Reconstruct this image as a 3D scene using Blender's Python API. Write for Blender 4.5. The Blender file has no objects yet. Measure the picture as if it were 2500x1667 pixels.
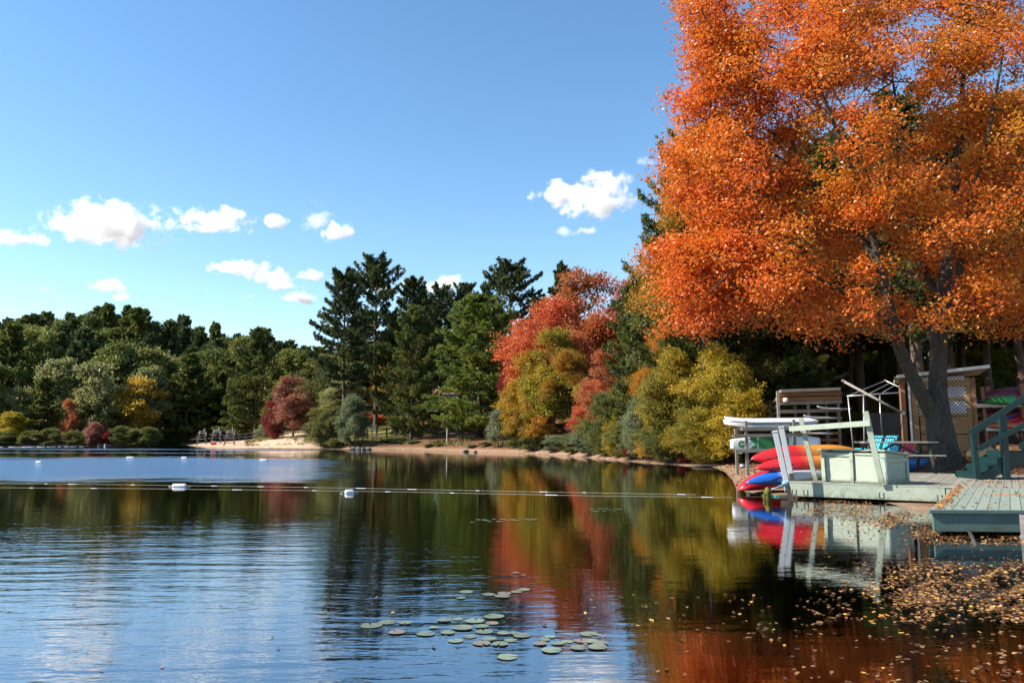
import bpy, bmesh, math, random
import numpy as np
from mathutils import Vector, Matrix

SC = bpy.context.scene
COL = SC.collection
rad = math.radians

# ------------------------------------------------------------------ camera
CAM_H = 1.5
PITCH = rad(6.95)
FPX = 1875.0            # focal length in photo pixels (photo 2500 wide)
cam_data = bpy.data.cameras.new('camera')
cam_data.lens = 27.0
cam_data.sensor_width = 36.0
cam_data.clip_start = 0.05
cam_data.clip_end = 12000.0
cam = bpy.data.objects.new('camera', cam_data)
COL.objects.link(cam)
cam.location = (0, 0, CAM_H)
cam.rotation_euler = (rad(90) + PITCH, 0, 0)
SC.camera = cam

# ------------------------------------------------------------------ sky and sun
SUN_EL = rad(38)
SUN_AZ = rad(-99)       # measured from +Y towards +X: sun on the left, a touch behind the camera
SUN_DIR = Vector((math.sin(SUN_AZ) * math.cos(SUN_EL), math.cos(SUN_AZ) * math.cos(SUN_EL), math.sin(SUN_EL)))
world = bpy.data.worlds.new('World')
SC.world = world
world.use_nodes = True
wn, wl = world.node_tree.nodes, world.node_tree.links
wn.clear()
wout = wn.new('ShaderNodeOutputWorld')
wbg = wn.new('ShaderNodeBackground')
wsky = wn.new('ShaderNodeTexSky')
wsky.sky_type = 'NISHITA'
wsky.sun_disc = False
wsky.sun_elevation = SUN_EL
wsky.sun_rotation = SUN_AZ
wsky.altitude = 300
wsky.air_density = 1.0
wsky.dust_density = 0.15
wsky.ozone_density = 1.0
wbg.inputs['Strength'].default_value = 0.113
whs = wn.new('ShaderNodeHueSaturation')
whs.inputs['Saturation'].default_value = 1.19
whs.inputs['Hue'].default_value = 0.4965
wl.new(wsky.outputs[0], whs.inputs['Color'])
wl.new(whs.outputs[0], wbg.inputs['Color'])
wl.new(wbg.outputs[0], wout.inputs['Surface'])

sun_data = bpy.data.lights.new('sun', 'SUN')
sun_data.energy = 5.0
sun_data.angle = rad(0.53)
sun_data.color = (1.0, 0.93, 0.82)
sun = bpy.data.objects.new('sun', sun_data)
COL.objects.link(sun)
sun.location = (-60, -8, 60)
sun.rotation_euler = SUN_DIR.to_track_quat('Z', 'Y').to_euler()

SC.view_settings.view_transform = 'Standard'
SC.view_settings.look = 'None'
SC.view_settings.exposure = 1.1
SC.view_settings.gamma = 1.0
SC.view_settings.use_curve_mapping = False
SC.render.engine = 'CYCLES'
SC.cycles.use_denoising = True
SC.cycles.max_bounces = 22
SC.cycles.diffuse_bounces = 3
SC.cycles.glossy_bounces = 4
SC.cycles.transmission_bounces = 6
SC.cycles.transparent_max_bounces = 12
SC.cycles.volume_bounces = 20
SC.cycles.volume_step_rate = 1.0
SC.cycles.caustics_reflective = False
SC.cycles.caustics_refractive = False
SC.cycles.sample_clamp_indirect = 6.0

# ------------------------------------------------------------------ photo pixel -> place
def ray(px, py):
    u = (px - 1250.0) / FPX
    v = (833.5 - py) / FPX
    return np.array((u, math.cos(PITCH) - v * math.sin(PITCH), math.sin(PITCH) + v * math.cos(PITCH)))
def G(px, py, z=0.0):
    d = ray(px, py)
    t = (z - CAM_H) / d[2]
    return np.array((d[0] * t, d[1] * t, z))
def W(px, py, D):
    d = ray(px, py)
    t = D / d[1]
    return np.array((d[0] * t, D, CAM_H + d[2] * t))
def X(px, D):
    return W(px, 1062, D)[0]

# ------------------------------------------------------------------ mesh helpers
def mesh_np(name, V, faces, mats, tint=None, smooth=False, midx=None):
    """faces: list of int arrays (n,3) and (n,4)"""
    me = bpy.data.meshes.new(name)
    V = np.asarray(V, dtype=np.float32)
    me.vertices.add(len(V))
    me.vertices.foreach_set('co', V.ravel())
    loops, starts, off = [], [], 0
    for f in faces:
        f = np.asarray(f, dtype=np.int32)
        if len(f) == 0:
            continue
        k = f.shape[1]
        loops.append(f.ravel())
        starts.append(off + np.arange(len(f), dtype=np.int32) * k)
        off += f.size
    loops = np.concatenate(loops)
    starts = np.concatenate(starts)
    me.loops.add(len(loops))
    me.loops.foreach_set('vertex_index', loops)
    me.polygons.add(len(starts))
    me.polygons.foreach_set('loop_start', starts)
    if midx is not None:
        me.polygons.foreach_set('material_index', np.asarray(midx, dtype=np.int32))
    me.polygons.foreach_set('use_smooth', np.full(len(starts), smooth, dtype=bool))
    me.update(calc_edges=True)
    if tint is not None:
        a = me.attributes.new('tint', 'FLOAT', 'FACE')
        a.data.foreach_set('value', np.asarray(tint, dtype=np.float32))
    for m in (mats if isinstance(mats, (list, tuple)) else [mats]):
        me.materials.append(m)
    return me

def link(name, data, parent=None, **props):
    o = bpy.data.objects.new(name, data)
    COL.objects.link(o)
    if parent is not None:
        o.parent = parent
    for k, v in props.items():
        if v is not None:
            o[k] = v
    return o

def thing(name, label, category, loc=(0, 0, 0), rotz=0.0, group=None, data=None, scale=None):
    o = bpy.data.objects.new(name, data)
    COL.objects.link(o)
    o.location = tuple(float(c) for c in loc)
    o.rotation_euler = (0, 0, rotz)
    if scale is not None:
        o.scale = scale
    o['label'] = label
    o['category'] = category
    if group:
        o['group'] = group
    return o

class MB:
    """collects solid pieces into one mesh"""
    def __init__(self):
        self.v, self.f, self.n = [], [], 0
    def add(self, V, F):
        V = [tuple(float(c) for c in p) for p in V]
        self.v += V
        self.f += [tuple(i + self.n for i in f) for f in F]
        self.n += len(V)
    def box(self, c, size, R=None):
        c = Vector(c); hx, hy, hz = (s / 2 for s in size)
        pts = [Vector((sx * hx, sy * hy, sz * hz)) for sz in (-1, 1) for sy in (-1, 1) for sx in (-1, 1)]
        if R is not None:
            pts = [R @ p for p in pts]
        self.add([p + c for p in pts], [(0, 2, 3, 1), (4, 5, 7, 6), (0, 1, 5, 4), (1, 3, 7, 5), (3, 2, 6, 7), (2, 0, 4, 6)])
        return self
    def beam(self, p0, p1, w, t, side=None):
        """box from p0 to p1, w wide along side, t thick"""
        p0, p1 = Vector(p0), Vector(p1)
        d = p1 - p0
        L = d.length
        d.normalize()
        s = Vector(side) if side is not None else (Vector((0, 0, 1)) if abs(d.z) < 0.9 else Vector((1, 0, 0)))
        s = (s - d * s.dot(d)).normalized()
        n = d.cross(s).normalized()
        R = Matrix((d, s, n)).transposed()
        return self.box((p0 + p1) / 2, (L, w, t), R)
    def tube(self, pts, r, k=8, cap=True):
        pts = [Vector(p) for p in pts]
        rs = r if isinstance(r, (list, tuple)) else [r] * len(pts)
        V, F = [], []
        ref = None
        for i, p in enumerate(pts):
            d = (pts[min(i + 1, len(pts) - 1)] - pts[max(i - 1, 0)]).normalized()
            if ref is None:
                ref = d.orthogonal().normalized()
            ref = (ref - d * ref.dot(d)).normalized()
            b = d.cross(ref)
            for j in range(k):
                a = 2 * math.pi * j / k
                V.append(p + (ref * math.cos(a) + b * math.sin(a)) * rs[i])
        for i in range(len(pts) - 1):
            for j in range(k):
                F.append((i * k + j, i * k + (j + 1) % k, (i + 1) * k + (j + 1) % k, (i + 1) * k + j))
        if cap:
            F.append(tuple(reversed(range(k))))
            F.append(tuple((len(pts) - 1) * k + j for j in range(k)))
        self.add(V, F)
        return self
    def lathe(self, prof, c=(0, 0, 0), k=16):
        V, F = [], []
        for (r, z) in prof:
            for j in range(k):
                a = 2 * math.pi * j / k
                V.append((c[0] + r * math.cos(a), c[1] + r * math.sin(a), c[2] + z))
        for i in range(len(prof) - 1):
            for j in range(k):
                F.append((i * k + j, i * k + (j + 1) % k, (i + 1) * k + (j + 1) % k, (i + 1) * k + j))
        F.append(tuple(reversed(range(k))))
        F.append(tuple((len(prof) - 1) * k + j for j in range(k)))
        self.add(V, F)
        return self
    def prism(self, poly, z0, z1):
        n = len(poly)
        V = [(p[0], p[1], z0) for p in poly] + [(p[0], p[1], z1) for p in poly]
        F = [tuple(reversed(range(n))), tuple(range(n, 2 * n))] + [(i, (i + 1) % n, n + (i + 1) % n, n + i) for i in range(n)]
        self.add(V, F)
        return self
    def build(self, name, mat, parent=None, smooth=False, bevel=0.0, **props):
        me = bpy.data.meshes.new(name)
        me.from_pydata(self.v, [], self.f)
        bm = bmesh.new(); bm.from_mesh(me)
        bmesh.ops.recalc_face_normals(bm, faces=bm.faces)
        if bevel > 0:
            bmesh.ops.bevel(bm, geom=list(bm.edges), offset=bevel, segments=1, affect='EDGES')
        bm.to_mesh(me); bm.free()
        if smooth:
            for p in me.polygons:
                p.use_smooth = True
        me.materials.append(mat)
        return link(name, me, parent, **props)

# ------------------------------------------------------------------ materials
def new_mat(name):
    m = bpy.data.materials.new(name)
    m.use_nodes = True
    nt = m.node_tree
    nt.nodes.clear()
    out = nt.nodes.new('ShaderNodeOutputMaterial')
    return m, nt.nodes, nt.links, out

def ramp(n, stops, interp='LINEAR'):
    r = n.new('ShaderNodeValToRGB')
    r.color_ramp.interpolation = interp
    e = r.color_ramp.elements
    while len(e) > 1:
        e.remove(e[-1])
    e[0].position = stops[0][0]; e[0].color = (*stops[0][1], 1)
    for p, c in stops[1:]:
        x = e.new(p); x.color = (*c, 1)
    return r

def math_node(n, l, op, a, b=None, clamp=False):
    m = n.new('ShaderNodeMath'); m.operation = op; m.use_clamp = clamp
    for i, v in enumerate((a, b)):
        if v is None: continue
        if isinstance(v, (int, float)): m.inputs[i].default_value = v
        else: l.new(v, m.inputs[i])
    return m.outputs[0]

def smooth_node(n, l, v, lo, hi, a=0.0, b=1.0):
    m = n.new('ShaderNodeMapRange'); m.interpolation_type = 'SMOOTHSTEP'
    l.new(v, m.inputs['Value'])
    m.inputs['From Min'].default_value = lo; m.inputs['From Max'].default_value = hi
    m.inputs['To Min'].default_value = a; m.inputs['To Max'].default_value = b
    return m.outputs[0]

def leaf_mat(name, stops, trans=0.48, rough=0.45, spec=0.35, rnd=0.25, sat=1.0):
    m, n, l, out = new_mat(name)
    at = n.new('ShaderNodeAttribute'); at.attribute_name = 'tint'
    oi = n.new('ShaderNodeObjectInfo')
    v = math_node(n, l, 'MULTIPLY_ADD', oi.outputs['Random'], rnd)
    v.node.inputs[2].default_value = -rnd / 2
    v = math_node(n, l, 'ADD', at.outputs['Fac'], v, clamp=True)
    r = ramp(n, stops)
    l.new(v, r.inputs[0])
    p = n.new('ShaderNodeBsdfPrincipled')
    p.inputs['Roughness'].default_value = rough
    p.inputs['Specular IOR Level'].default_value = spec
    l.new(r.outputs[0], p.inputs['Base Color'])
    t = n.new('ShaderNodeBsdfTranslucent')
    l.new(r.outputs[0], t.inputs['Color'])
    mx = n.new('ShaderNodeMixShader'); mx.inputs[0].default_value = trans
    l.new(p.outputs[0], mx.inputs[1]); l.new(t.outputs[0], mx.inputs[2])
    l.new(mx.outputs[0], out.inputs['Surface'])
    return m

def surf_mat(name, color, rough=0.6, spec=0.4, vary=0.25, scale=6.0, stretch=(1, 1, 1), bump=0.0, bump_scale=None, metal=0.0, coat=0.0, stain=None, stain_amt=0.0, coords='Object', stain_scale=3.0, tone=0.0, lowdirt=0.0):
    """plain procedural surface: colour with grain variation, optional stains, fine relief"""
    m, n, l, out = new_mat(name)
    tc = n.new('ShaderNodeTexCoord')
    mp = n.new('ShaderNodeMapping'); mp.inputs['Scale'].default_value = stretch
    l.new(tc.outputs[coords], mp.inputs['Vector'])
    nz = n.new('ShaderNodeTexNoise'); nz.inputs['Scale'].default_value = scale; nz.inputs['Detail'].default_value = 6
    nz.inputs['Roughness'].default_value = 0.62
    l.new(mp.outputs[0], nz.inputs['Vector'])
    c = np.array(color)
    lo = tuple(np.clip(c * (1 - vary), 0, 1)); hi = tuple(np.clip(c * (1 + vary), 0, 1))
    r = ramp(n, [(0.25, lo), (0.75, hi)])
    l.new(nz.outputs['Fac'], r.inputs[0])
    colr = r.outputs[0]
    if tone > 0:                       # each copy its own slight tone
        oi = n.new('ShaderNodeObjectInfo')
        hv = n.new('ShaderNodeHueSaturation')
        v = math_node(n, l, 'MULTIPLY_ADD', oi.outputs['Random'], tone * 2)
        v.node.inputs[2].default_value = 1 - tone
        l.new(v, hv.inputs['Value']); l.new(colr, hv.inputs['Color'])
        colr = hv.outputs[0]
    if stain is not None:
        n2 = n.new('ShaderNodeTexNoise'); n2.inputs['Scale'].default_value = stain_scale; n2.inputs['Detail'].default_value = 8
        n2.inputs['Roughness'].default_value = 0.7
        l.new(tc.outputs[coords], n2.inputs['Vector'])
        f = smooth_node(n, l, n2.outputs['Fac'], 0.52, 0.72, 0, stain_amt)
        mx = n.new('ShaderNodeMixRGB'); mx.inputs['Color2'].default_value = (*stain, 1)
        l.new(f, mx.inputs['Fac']); l.new(colr, mx.inputs['Color1'])
        colr = mx.outputs[0]
    if lowdirt > 0:                    # grime and algae creeping up from the foot of the boards
        sz = n.new('ShaderNodeSeparateXYZ'); l.new(tc.outputs['Object'], sz.inputs[0])
        ng = n.new('ShaderNodeTexNoise'); ng.inputs['Scale'].default_value = 9; ng.inputs['Detail'].default_value = 6
        mg = n.new('ShaderNodeMapping'); mg.inputs['Scale'].default_value = (1, 1, .35); l.new(tc.outputs['Object'], mg.inputs['Vector']); l.new(mg.outputs[0], ng.inputs['Vector'])
        hz = math_node(n, l, 'ADD', sz.outputs[2], math_node(n, l, 'MULTIPLY', math_node(n, l, 'SUBTRACT', ng.outputs['Fac'], .5), .35))
        fz = smooth_node(n, l, hz, .16, .02, 0, lowdirt)
        md = n.new('ShaderNodeMixRGB'); md.inputs['Color2'].default_value = (.07, .075, .04, 1); l.new(fz, md.inputs['Fac']); l.new(colr, md.inputs['Color1'])
        colr = md.outputs[0]
    p = n.new('ShaderNodeBsdfPrincipled')
    p.inputs['Roughness'].default_value = rough
    p.inputs['Specular IOR Level'].default_value = spec
    p.inputs['Metallic'].default_value = metal
    p.inputs['Coat Weight'].default_value = coat
    l.new(colr, p.inputs['Base Color'])
    if bump > 0:
        b = n.new('ShaderNodeBump'); b.inputs['Strength'].default_value = 1.0; b.inputs['Distance'].default_value = bump
        if bump_scale:
            n3 = n.new('ShaderNodeTexNoise'); n3.inputs['Scale'].default_value = bump_scale; n3.inputs['Detail'].default_value = 5
            l.new(mp.outputs[0], n3.inputs['Vector']); l.new(n3.outputs['Fac'], b.inputs['Height'])
        else:
            l.new(nz.outputs['Fac'], b.inputs['Height'])
        l.new(b.outputs[0], p.inputs['Normal'])
    l.new(p.outputs[0], out.inputs['Surface'])
    return m

# ------------------------------------------------------------------ the lay of the land
shore_px = [(-1500, 1091), (-600, 1090), (0, 1089.3), (240, 1087.2), (420, 1085), (452, 1085.6), (480, 1090), (600, 1093.3), (780, 1095.3), (900, 1097.3),
            (970, 1097.6), (1139, 1102.5), (1290, 1107), (1375, 1112), (1515, 1123.5), (1600, 1131), (1670, 1136), (1745, 1140),
            (1772, 1152), (1790, 1172), (1800, 1192), (1840, 1204), (1900, 1208), (1945, 1207), (2060, 1212), (2150, 1222), (2225, 1247),
            (2275, 1256), (2330, 1256), (2420, 1268), (2500, 1282), (2700, 1320), (3200, 1370)]
SH = np.array([G(a, b)[:2] for a, b in shore_px])
SH = np.vstack([[-900, 60], [-320, 92], SH, [60, 10.0], [900, 4.0]])
POLY = np.vstack([SH, [4000, 4.0], [4000, 4000], [-4000, 4000], [-4000, 60]])

def shore_dist(x, y):
    x = np.asarray(x, float); y = np.asarray(y, float)
    best = np.full(x.shape, 1e9)
    for a, b in zip(SH[:-1], SH[1:]):
        d = b - a
        t = np.clip(((x - a[0]) * d[0] + (y - a[1]) * d[1]) / (d @ d), 0, 1)
        best = np.minimum(best, np.hypot(x - a[0] - t * d[0], y - a[1] - t * d[1]))
    ins = np.zeros(x.shape, bool)
    P = POLY
    for a, b in zip(P, np.roll(P, -1, axis=0)):
        c = (a[1] > y) != (b[1] > y)
        with np.errstate(divide='ignore', invalid='ignore'):
            xi = (b[0] - a[0]) * (y - a[1]) / (b[1] - a[1]) + a[0]
        ins ^= c & (x < xi)
    return np.where(ins, best, -best)

KP = [-3000, 300, 430, 490, 610, 690, 740, 830, 900, 1000, 1400, 1550, 1700, 1800, 1900, 2150, 6000]
KB = [0.7, 0.7, .5, 0.65, 0.8, 1.9, 2.1, 1.5, 1.45, 1.4, 1.35, .9, .42, .28, .07, .045, .045]
KW = [3, 3, 4, 4, 4, 6, 6, 5, 4, 3.4, 3.0, 3, 2.5, 1.5, .8, 1.0, 1.0]
KS = [.15, .15, .12, .09, .085, .06, .04, .05, .04, .02, .02, .02, .045, .045, .045, .03, .03]   # slope from 8 m inland on
KC = [17, 16, 15, 13, 11, 8, 5, 4, 4, 3.0, 2.5, 2.0, 1.6, 1.6, 1.6, 1.4, 1.4]                    # cap

def sstep(v, a, b):
    t = np.clip((v - a) / (b - a), 0, 1)
    return t * t * (3 - 2 * t)

def land_z(x, y):
    x = np.asarray(x, float); y = np.asarray(y, float)
    s = shore_dist(x, y)
    px = 1250 + FPX * x / np.maximum(y, 1.0)
    px = np.where(y < 1, np.where(x > 0, 4000, -2000), px)
    B = np.interp(px, KP, KB); w = np.interp(px, KP, KW); sl = np.interp(px, KP, KS); cap = np.interp(px, KP, KC)
    sp = np.maximum(s, 0)
    z = B * (1 - np.exp(-sp / w)) + np.minimum(np.maximum(sp - 8, 0) * sl, np.maximum(cap - B, 0.1))
    z += 0.05 * np.sin(x * .9 + 1.3) * np.sin(y * .7) * sstep(sp, 3, 10) * (y > 35)
    z += np.minimum(.13 * np.maximum(y - np.interp(px, [600, 800, 1300, 1700], [400, 92, 84, 62]), 0), 9.0) * (s > 0)
    # raised ground behind the stairs on the right
    near = sstep(y, 12, 18) * (1 - sstep(y, 60, 90))
    z += 0.75 * sstep(x + 0.15 * (y - 20), 13.4, 16.2) * near * sstep(sp, 1.5, 5)
    bed = -0.10 * np.minimum(-s, 3) - 0.22 * np.maximum(-s - 3, 0)
    return np.where(s > 0, z, np.maximum(bed, -3.5)), s

def zt(x, y):
    return float(land_z(np.array([x]), np.array([y]))[0][0])

def spaced(a, b, h):
    return np.arange(a, b, h)
gx = np.unique(np.concatenate([[-4000, -2500, -1500, -900, -600], spaced(-420, -120, 5), spaced(-120, -40, 1.6), spaced(-40, -10, .6), spaced(-10, 3, .4), spaced(3, 18, .3), spaced(18, 34, 1.0), spaced(34, 130, 4), [150, 200, 300, 500, 900, 1800, 4000]]))
gy = np.unique(np.concatenate([[-500, -200, -80, -30, -10], spaced(0, 10, 1.0), spaced(10, 30, .3), spaced(30, 72, .28), spaced(72, 125, .6), spaced(130, 300, 5), [320, 350, 400, 500, 700, 1000, 1800, 4000]]))
GX, GY = np.meshgrid(gx, gy)
GZ, GS = land_z(GX, GY)
nx, ny = len(gx), len(gy)
V = np.stack([GX.ravel(), GY.ravel(), GZ.ravel()], 1)
ii = (np.arange(ny - 1)[:, None] * nx + np.arange(nx - 1)[None, :]).ravel()
F = np.stack([ii, ii + 1, ii + nx + 1, ii + nx], 1)

def ground_material():
    m, n, l, out = new_mat('ground')
    geo = n.new('ShaderNodeNewGeometry')
    a_s = n.new('ShaderNodeAttribute'); a_s.attribute_name = 'sand'
    a_g = n.new('ShaderNodeAttribute'); a_g.attribute_name = 'grassy'
    a_w = n.new('ShaderNodeAttribute'); a_w.attribute_name = 'wet'
    def noise(scale, detail=6, rough=.6):
        q = n.new('ShaderNodeTexNoise'); q.inputs['Scale'].default_value = scale
        q.inputs['Detail'].default_value = detail; q.inputs['Roughness'].default_value = rough
        l.new(geo.outputs['Position'], q.inputs['Vector'])
        return q.outputs['Fac']
    litter = ramp(n, [(0.30, (.045, .022, .012)), (0.5, (.125, .060, .030)), (0.62, (.24, .12, .06)), (0.75, (.36, .20, .10))])
    l.new(noise(9.0, 8, .75), litter.inputs[0])
    sand = ramp(n, [(0.3, (.36, .245, .16)), (0.7, (.56, .40, .275))])
    l.new(noise(1.2, 8, .7), sand.inputs[0])
    gras = ramp(n, [(0.3, (.06, .065, .018)), (0.55, (.15, .14, .035)), (.75, (.30, .22, .09))])
    l.new(noise(5.0, 8, .75), gras.inputs[0])
    bed = ramp(n, [(0.35, (.036, .024, .010)), (0.55, (.12, .070, .030)), (0.7, (.25, .145, .065))])
    l.new(noise(11.0, 8, .8), bed.inputs[0])
    def mix(f, a, b):
        q = n.new('ShaderNodeMixRGB'); l.new(f, q.inputs[0]); l.new(a, q.inputs[1]); l.new(b, q.inputs[2]); return q.outputs[0]
    patch = smooth_node(n, l, math_node(n, l, 'ADD', noise(.5, 5, .65), math_node(n, l, 'MULTIPLY', a_g.outputs['Fac'], .5)), .72, .86)
    c = mix(patch, litter.outputs[0], gras.outputs[0])
    sf = smooth_node(n, l, math_node(n, l, 'ADD', a_s.outputs['Fac'], math_node(n, l, 'MULTIPLY_ADD', noise(.8, 6, .7), .6)), .5, .9)
    c = mix(a_s.outputs['Fac'], c, sand.outputs[0])
    c = mix(a_w.outputs['Fac'], c, bed.outputs[0])
    p = n.new('ShaderNodeBsdfPrincipled'); p.inputs['Roughness'].default_value = .9; p.inputs['Specular IOR Level'].default_value = .15
    l.new(c, p.inputs['Base Color'])
    b = n.new('ShaderNodeBump'); b.inputs['Distance'].default_value = .05; b.inputs['Strength'].default_value = .8
    l.new(noise(14.0, 8, .8), b.inputs['Height']); l.new(b.outputs[0], p.inputs['Normal'])
    l.new(p.outputs[0], out.inputs['Surface'])
    return m
me = mesh_np('ground', V, [F], ground_material(), smooth=True)
PXG = 1250 + FPX * GX / np.maximum(GY, 1.0)
sand_f = sstep(PXG, 380, 480) * (1 - sstep(PXG, 740, 830)) * (1 - sstep(GS, 12, 22)) * (GY > 50)
strand = (1 - sstep(GS, .25, 1.0)) * .45          # the pale strip along the water
sand_f = np.maximum(sand_f, strand) * (GS > -0.6)
dirt = sstep(PXG, 1700, 1780) * (1 - sstep(PXG, 1990, 2050)) * (GY < 33) * .35
sand_f = np.maximum(sand_f, dirt * (GS > 0))
grassy = sstep(PXG, 600, 690) * (1 - sstep(PXG, 960, 1060)) * sstep(GS, 2, 5) * (GY > 60)
wet = 1 - sstep(GS, -.25, .12)
for nm, arr in (('sand', sand_f), ('grassy', grassy), ('wet', wet)):
    a = me.attributes.new(nm, 'FLOAT', 'POINT'); a.data.foreach_set('value', arr.astype(np.float32).ravel())
link('ground', me, kind='structure')

# ------------------------------------------------------------------ the lake
def water_material():
    m, n, l, out = new_mat('lake_water')
    geo = n.new('ShaderNodeNewGeometry')
    sep = n.new('ShaderNodeSeparateXYZ'); l.new(geo.outputs['Position'], sep.inputs[0])
    px, py = sep.outputs[0], sep.outputs[1]
    def noise(scale, detail, rough=.5, stretch=(1, 1, 1), rot=0.0):
        mp = n.new('ShaderNodeMapping'); mp.inputs['Scale'].default_value = stretch; mp.inputs['Rotation'].default_value = (0, 0, rot)
        l.new(geo.outputs['Position'], mp.inputs['Vector'])
        q = n.new('ShaderNodeTexNoise'); q.inputs['Scale'].default_value = scale
        q.inputs['Detail'].default_value = detail; q.inputs['Roughness'].default_value = rough
        l.new(mp.outputs[0], q.inputs['Vector'])
        return q.outputs['Fac']
    M = lambda op, a, b=None, c=False: math_node(n, l, op, a, b, c)
    # wind on the far water: a broad ruffled band and two thin ones behind it
    wob = M('MULTIPLY', M('SUBTRACT', noise(.05, 5, .6, (1, 1.5, 1)), .5), 1.0)
    yy = M('ADD', M('ADD', py, M('MULTIPLY', wob, 22.0)), M('MULTIPLY', px, .16))     # bands lie slightly askew
    broad = M('MULTIPLY', smooth_node(n, l, yy, 21.0, 29.0), smooth_node(n, l, yy, 52.0, 44.0))
    thin1 = M('MULTIPLY', smooth_node(n, l, yy, 72.0, 74.0), smooth_node(n, l, yy, 84.0, 80.0))
    thin2 = M('MULTIPLY', smooth_node(n, l, yy, 58.5, 59.5), smooth_node(n, l, yy, 62.0, 60.8))
    edge = M('ADD', M('ADD', px, M('MULTIPLY', py, .20)), M('MULTIPLY', wob, 10.0))
    left = smooth_node(n, l, edge, 1.0, -6.0)
    streak = smooth_node(n, l, noise(.30, 6, .7, (.35, 1.6, 1)), .36, .56)
    core = smooth_node(n, l, M('MULTIPLY', broad, left), .35, .95)
    left = M('MULTIPLY', left, M('MAXIMUM', streak, core))
    wind = M('MULTIPLY', M('ADD', broad, M('ADD', M('MULTIPLY', thin1, .8), M('MULTIPLY', thin2, .45))), left, True)
    # long low ripples coming towards the camera, strongest on the open left side
    swell_zone = M('MULTIPLY', smooth_node(n, l, M('ADD', px, M('MULTIPLY', wob, 6.0)), 1.6, -2.2), smooth_node(n, l, py, 17.0, 10.0))
    rip = noise(1.7, 4, .55, (.28, 1.25, 1), rad(-14))
    rip2 = noise(5.5, 4, .55, (.35, 1.2, 1), rad(-8))
    fine = noise(16.0, 3, .6, (.5, 1.2, 1), rad(5))
    chop = noise(2.6, 5, .75, (.6, 1.0, 1))
    h = M('MULTIPLY', rip, M('ADD', M('MULTIPLY', swell_zone, .012), .0022))
    h = M('ADD', h, M('MULTIPLY', rip2, M('ADD', M('MULTIPLY', swell_zone, .0042), .0012)))
    h = M('ADD', h, M('MULTIPLY', fine, .00022))
    h = M('ADD', h, M('MULTIPLY', chop, M('MULTIPLY', wind, .10)))
    b = n.new('ShaderNodeBump'); b.inputs['Strength'].default_value = 1.0; b.inputs['Distance'].default_value = 1.0
    l.new(h, b.inputs['Height'])
    # wind waves show mostly their near faces at this low angle: lean the normal towards the open shore
    tilt = n.new('ShaderNodeCombineXYZ'); l.new(M('MULTIPLY', wind, -.17), tilt.inputs[1])
    va = n.new('ShaderNodeVectorMath'); va.operation = 'ADD'; l.new(b.outputs[0], va.inputs[0]); l.new(tilt.outputs[0], va.inputs[1])
    vn = n.new('ShaderNodeVectorMath'); vn.operation = 'NORMALIZE'; l.new(va.outputs[0], vn.inputs[0])
    gl = n.new('ShaderNodeBsdfGlossy')
    gl.inputs['Color'].default_value = (.97, .98, 1.0, 1)
    l.new(M('MULTIPLY_ADD', wind, .06), gl.inputs['Roughness'])
    gl.inputs['Roughness'].links[0].from_node.inputs[2].default_value = .012
    l.new(vn.outputs[0], gl.inputs['Normal'])
    tr = n.new('ShaderNodeBsdfTransparent'); tr.inputs['Color'].default_value = (.62, .55, .36, 1)
    fr = n.new('ShaderNodeFresnel'); fr.inputs['IOR'].default_value = 2.4
    mx = n.new('ShaderNodeMixShader')
    fm = M('MULTIPLY_ADD', fr.outputs[0], .76); fm.node.inputs[2].default_value = .24
    l.new(fm, mx.inputs[0]); l.new(tr.outputs[0], mx.inputs[1]); l.new(gl.outputs[0], mx.inputs[2])
    l.new(mx.outputs[0], out.inputs['Surface'])
    return m
wm = bpy.data.meshes.new('lake_water')
wm.from_pydata([(-3900, -490, 0), (3900, -490, 0), (3900, 600, 0), (-3900, 600, 0)], [], [(0, 1, 2, 3)])
wm.materials.append(water_material())
link('lake_water', wm, kind='structure')
# ------------------------------------------------------------------ growing trees
def unit(a):
    return a / np.maximum(np.linalg.norm(a, axis=-1, keepdims=True), 1e-9)

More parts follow.
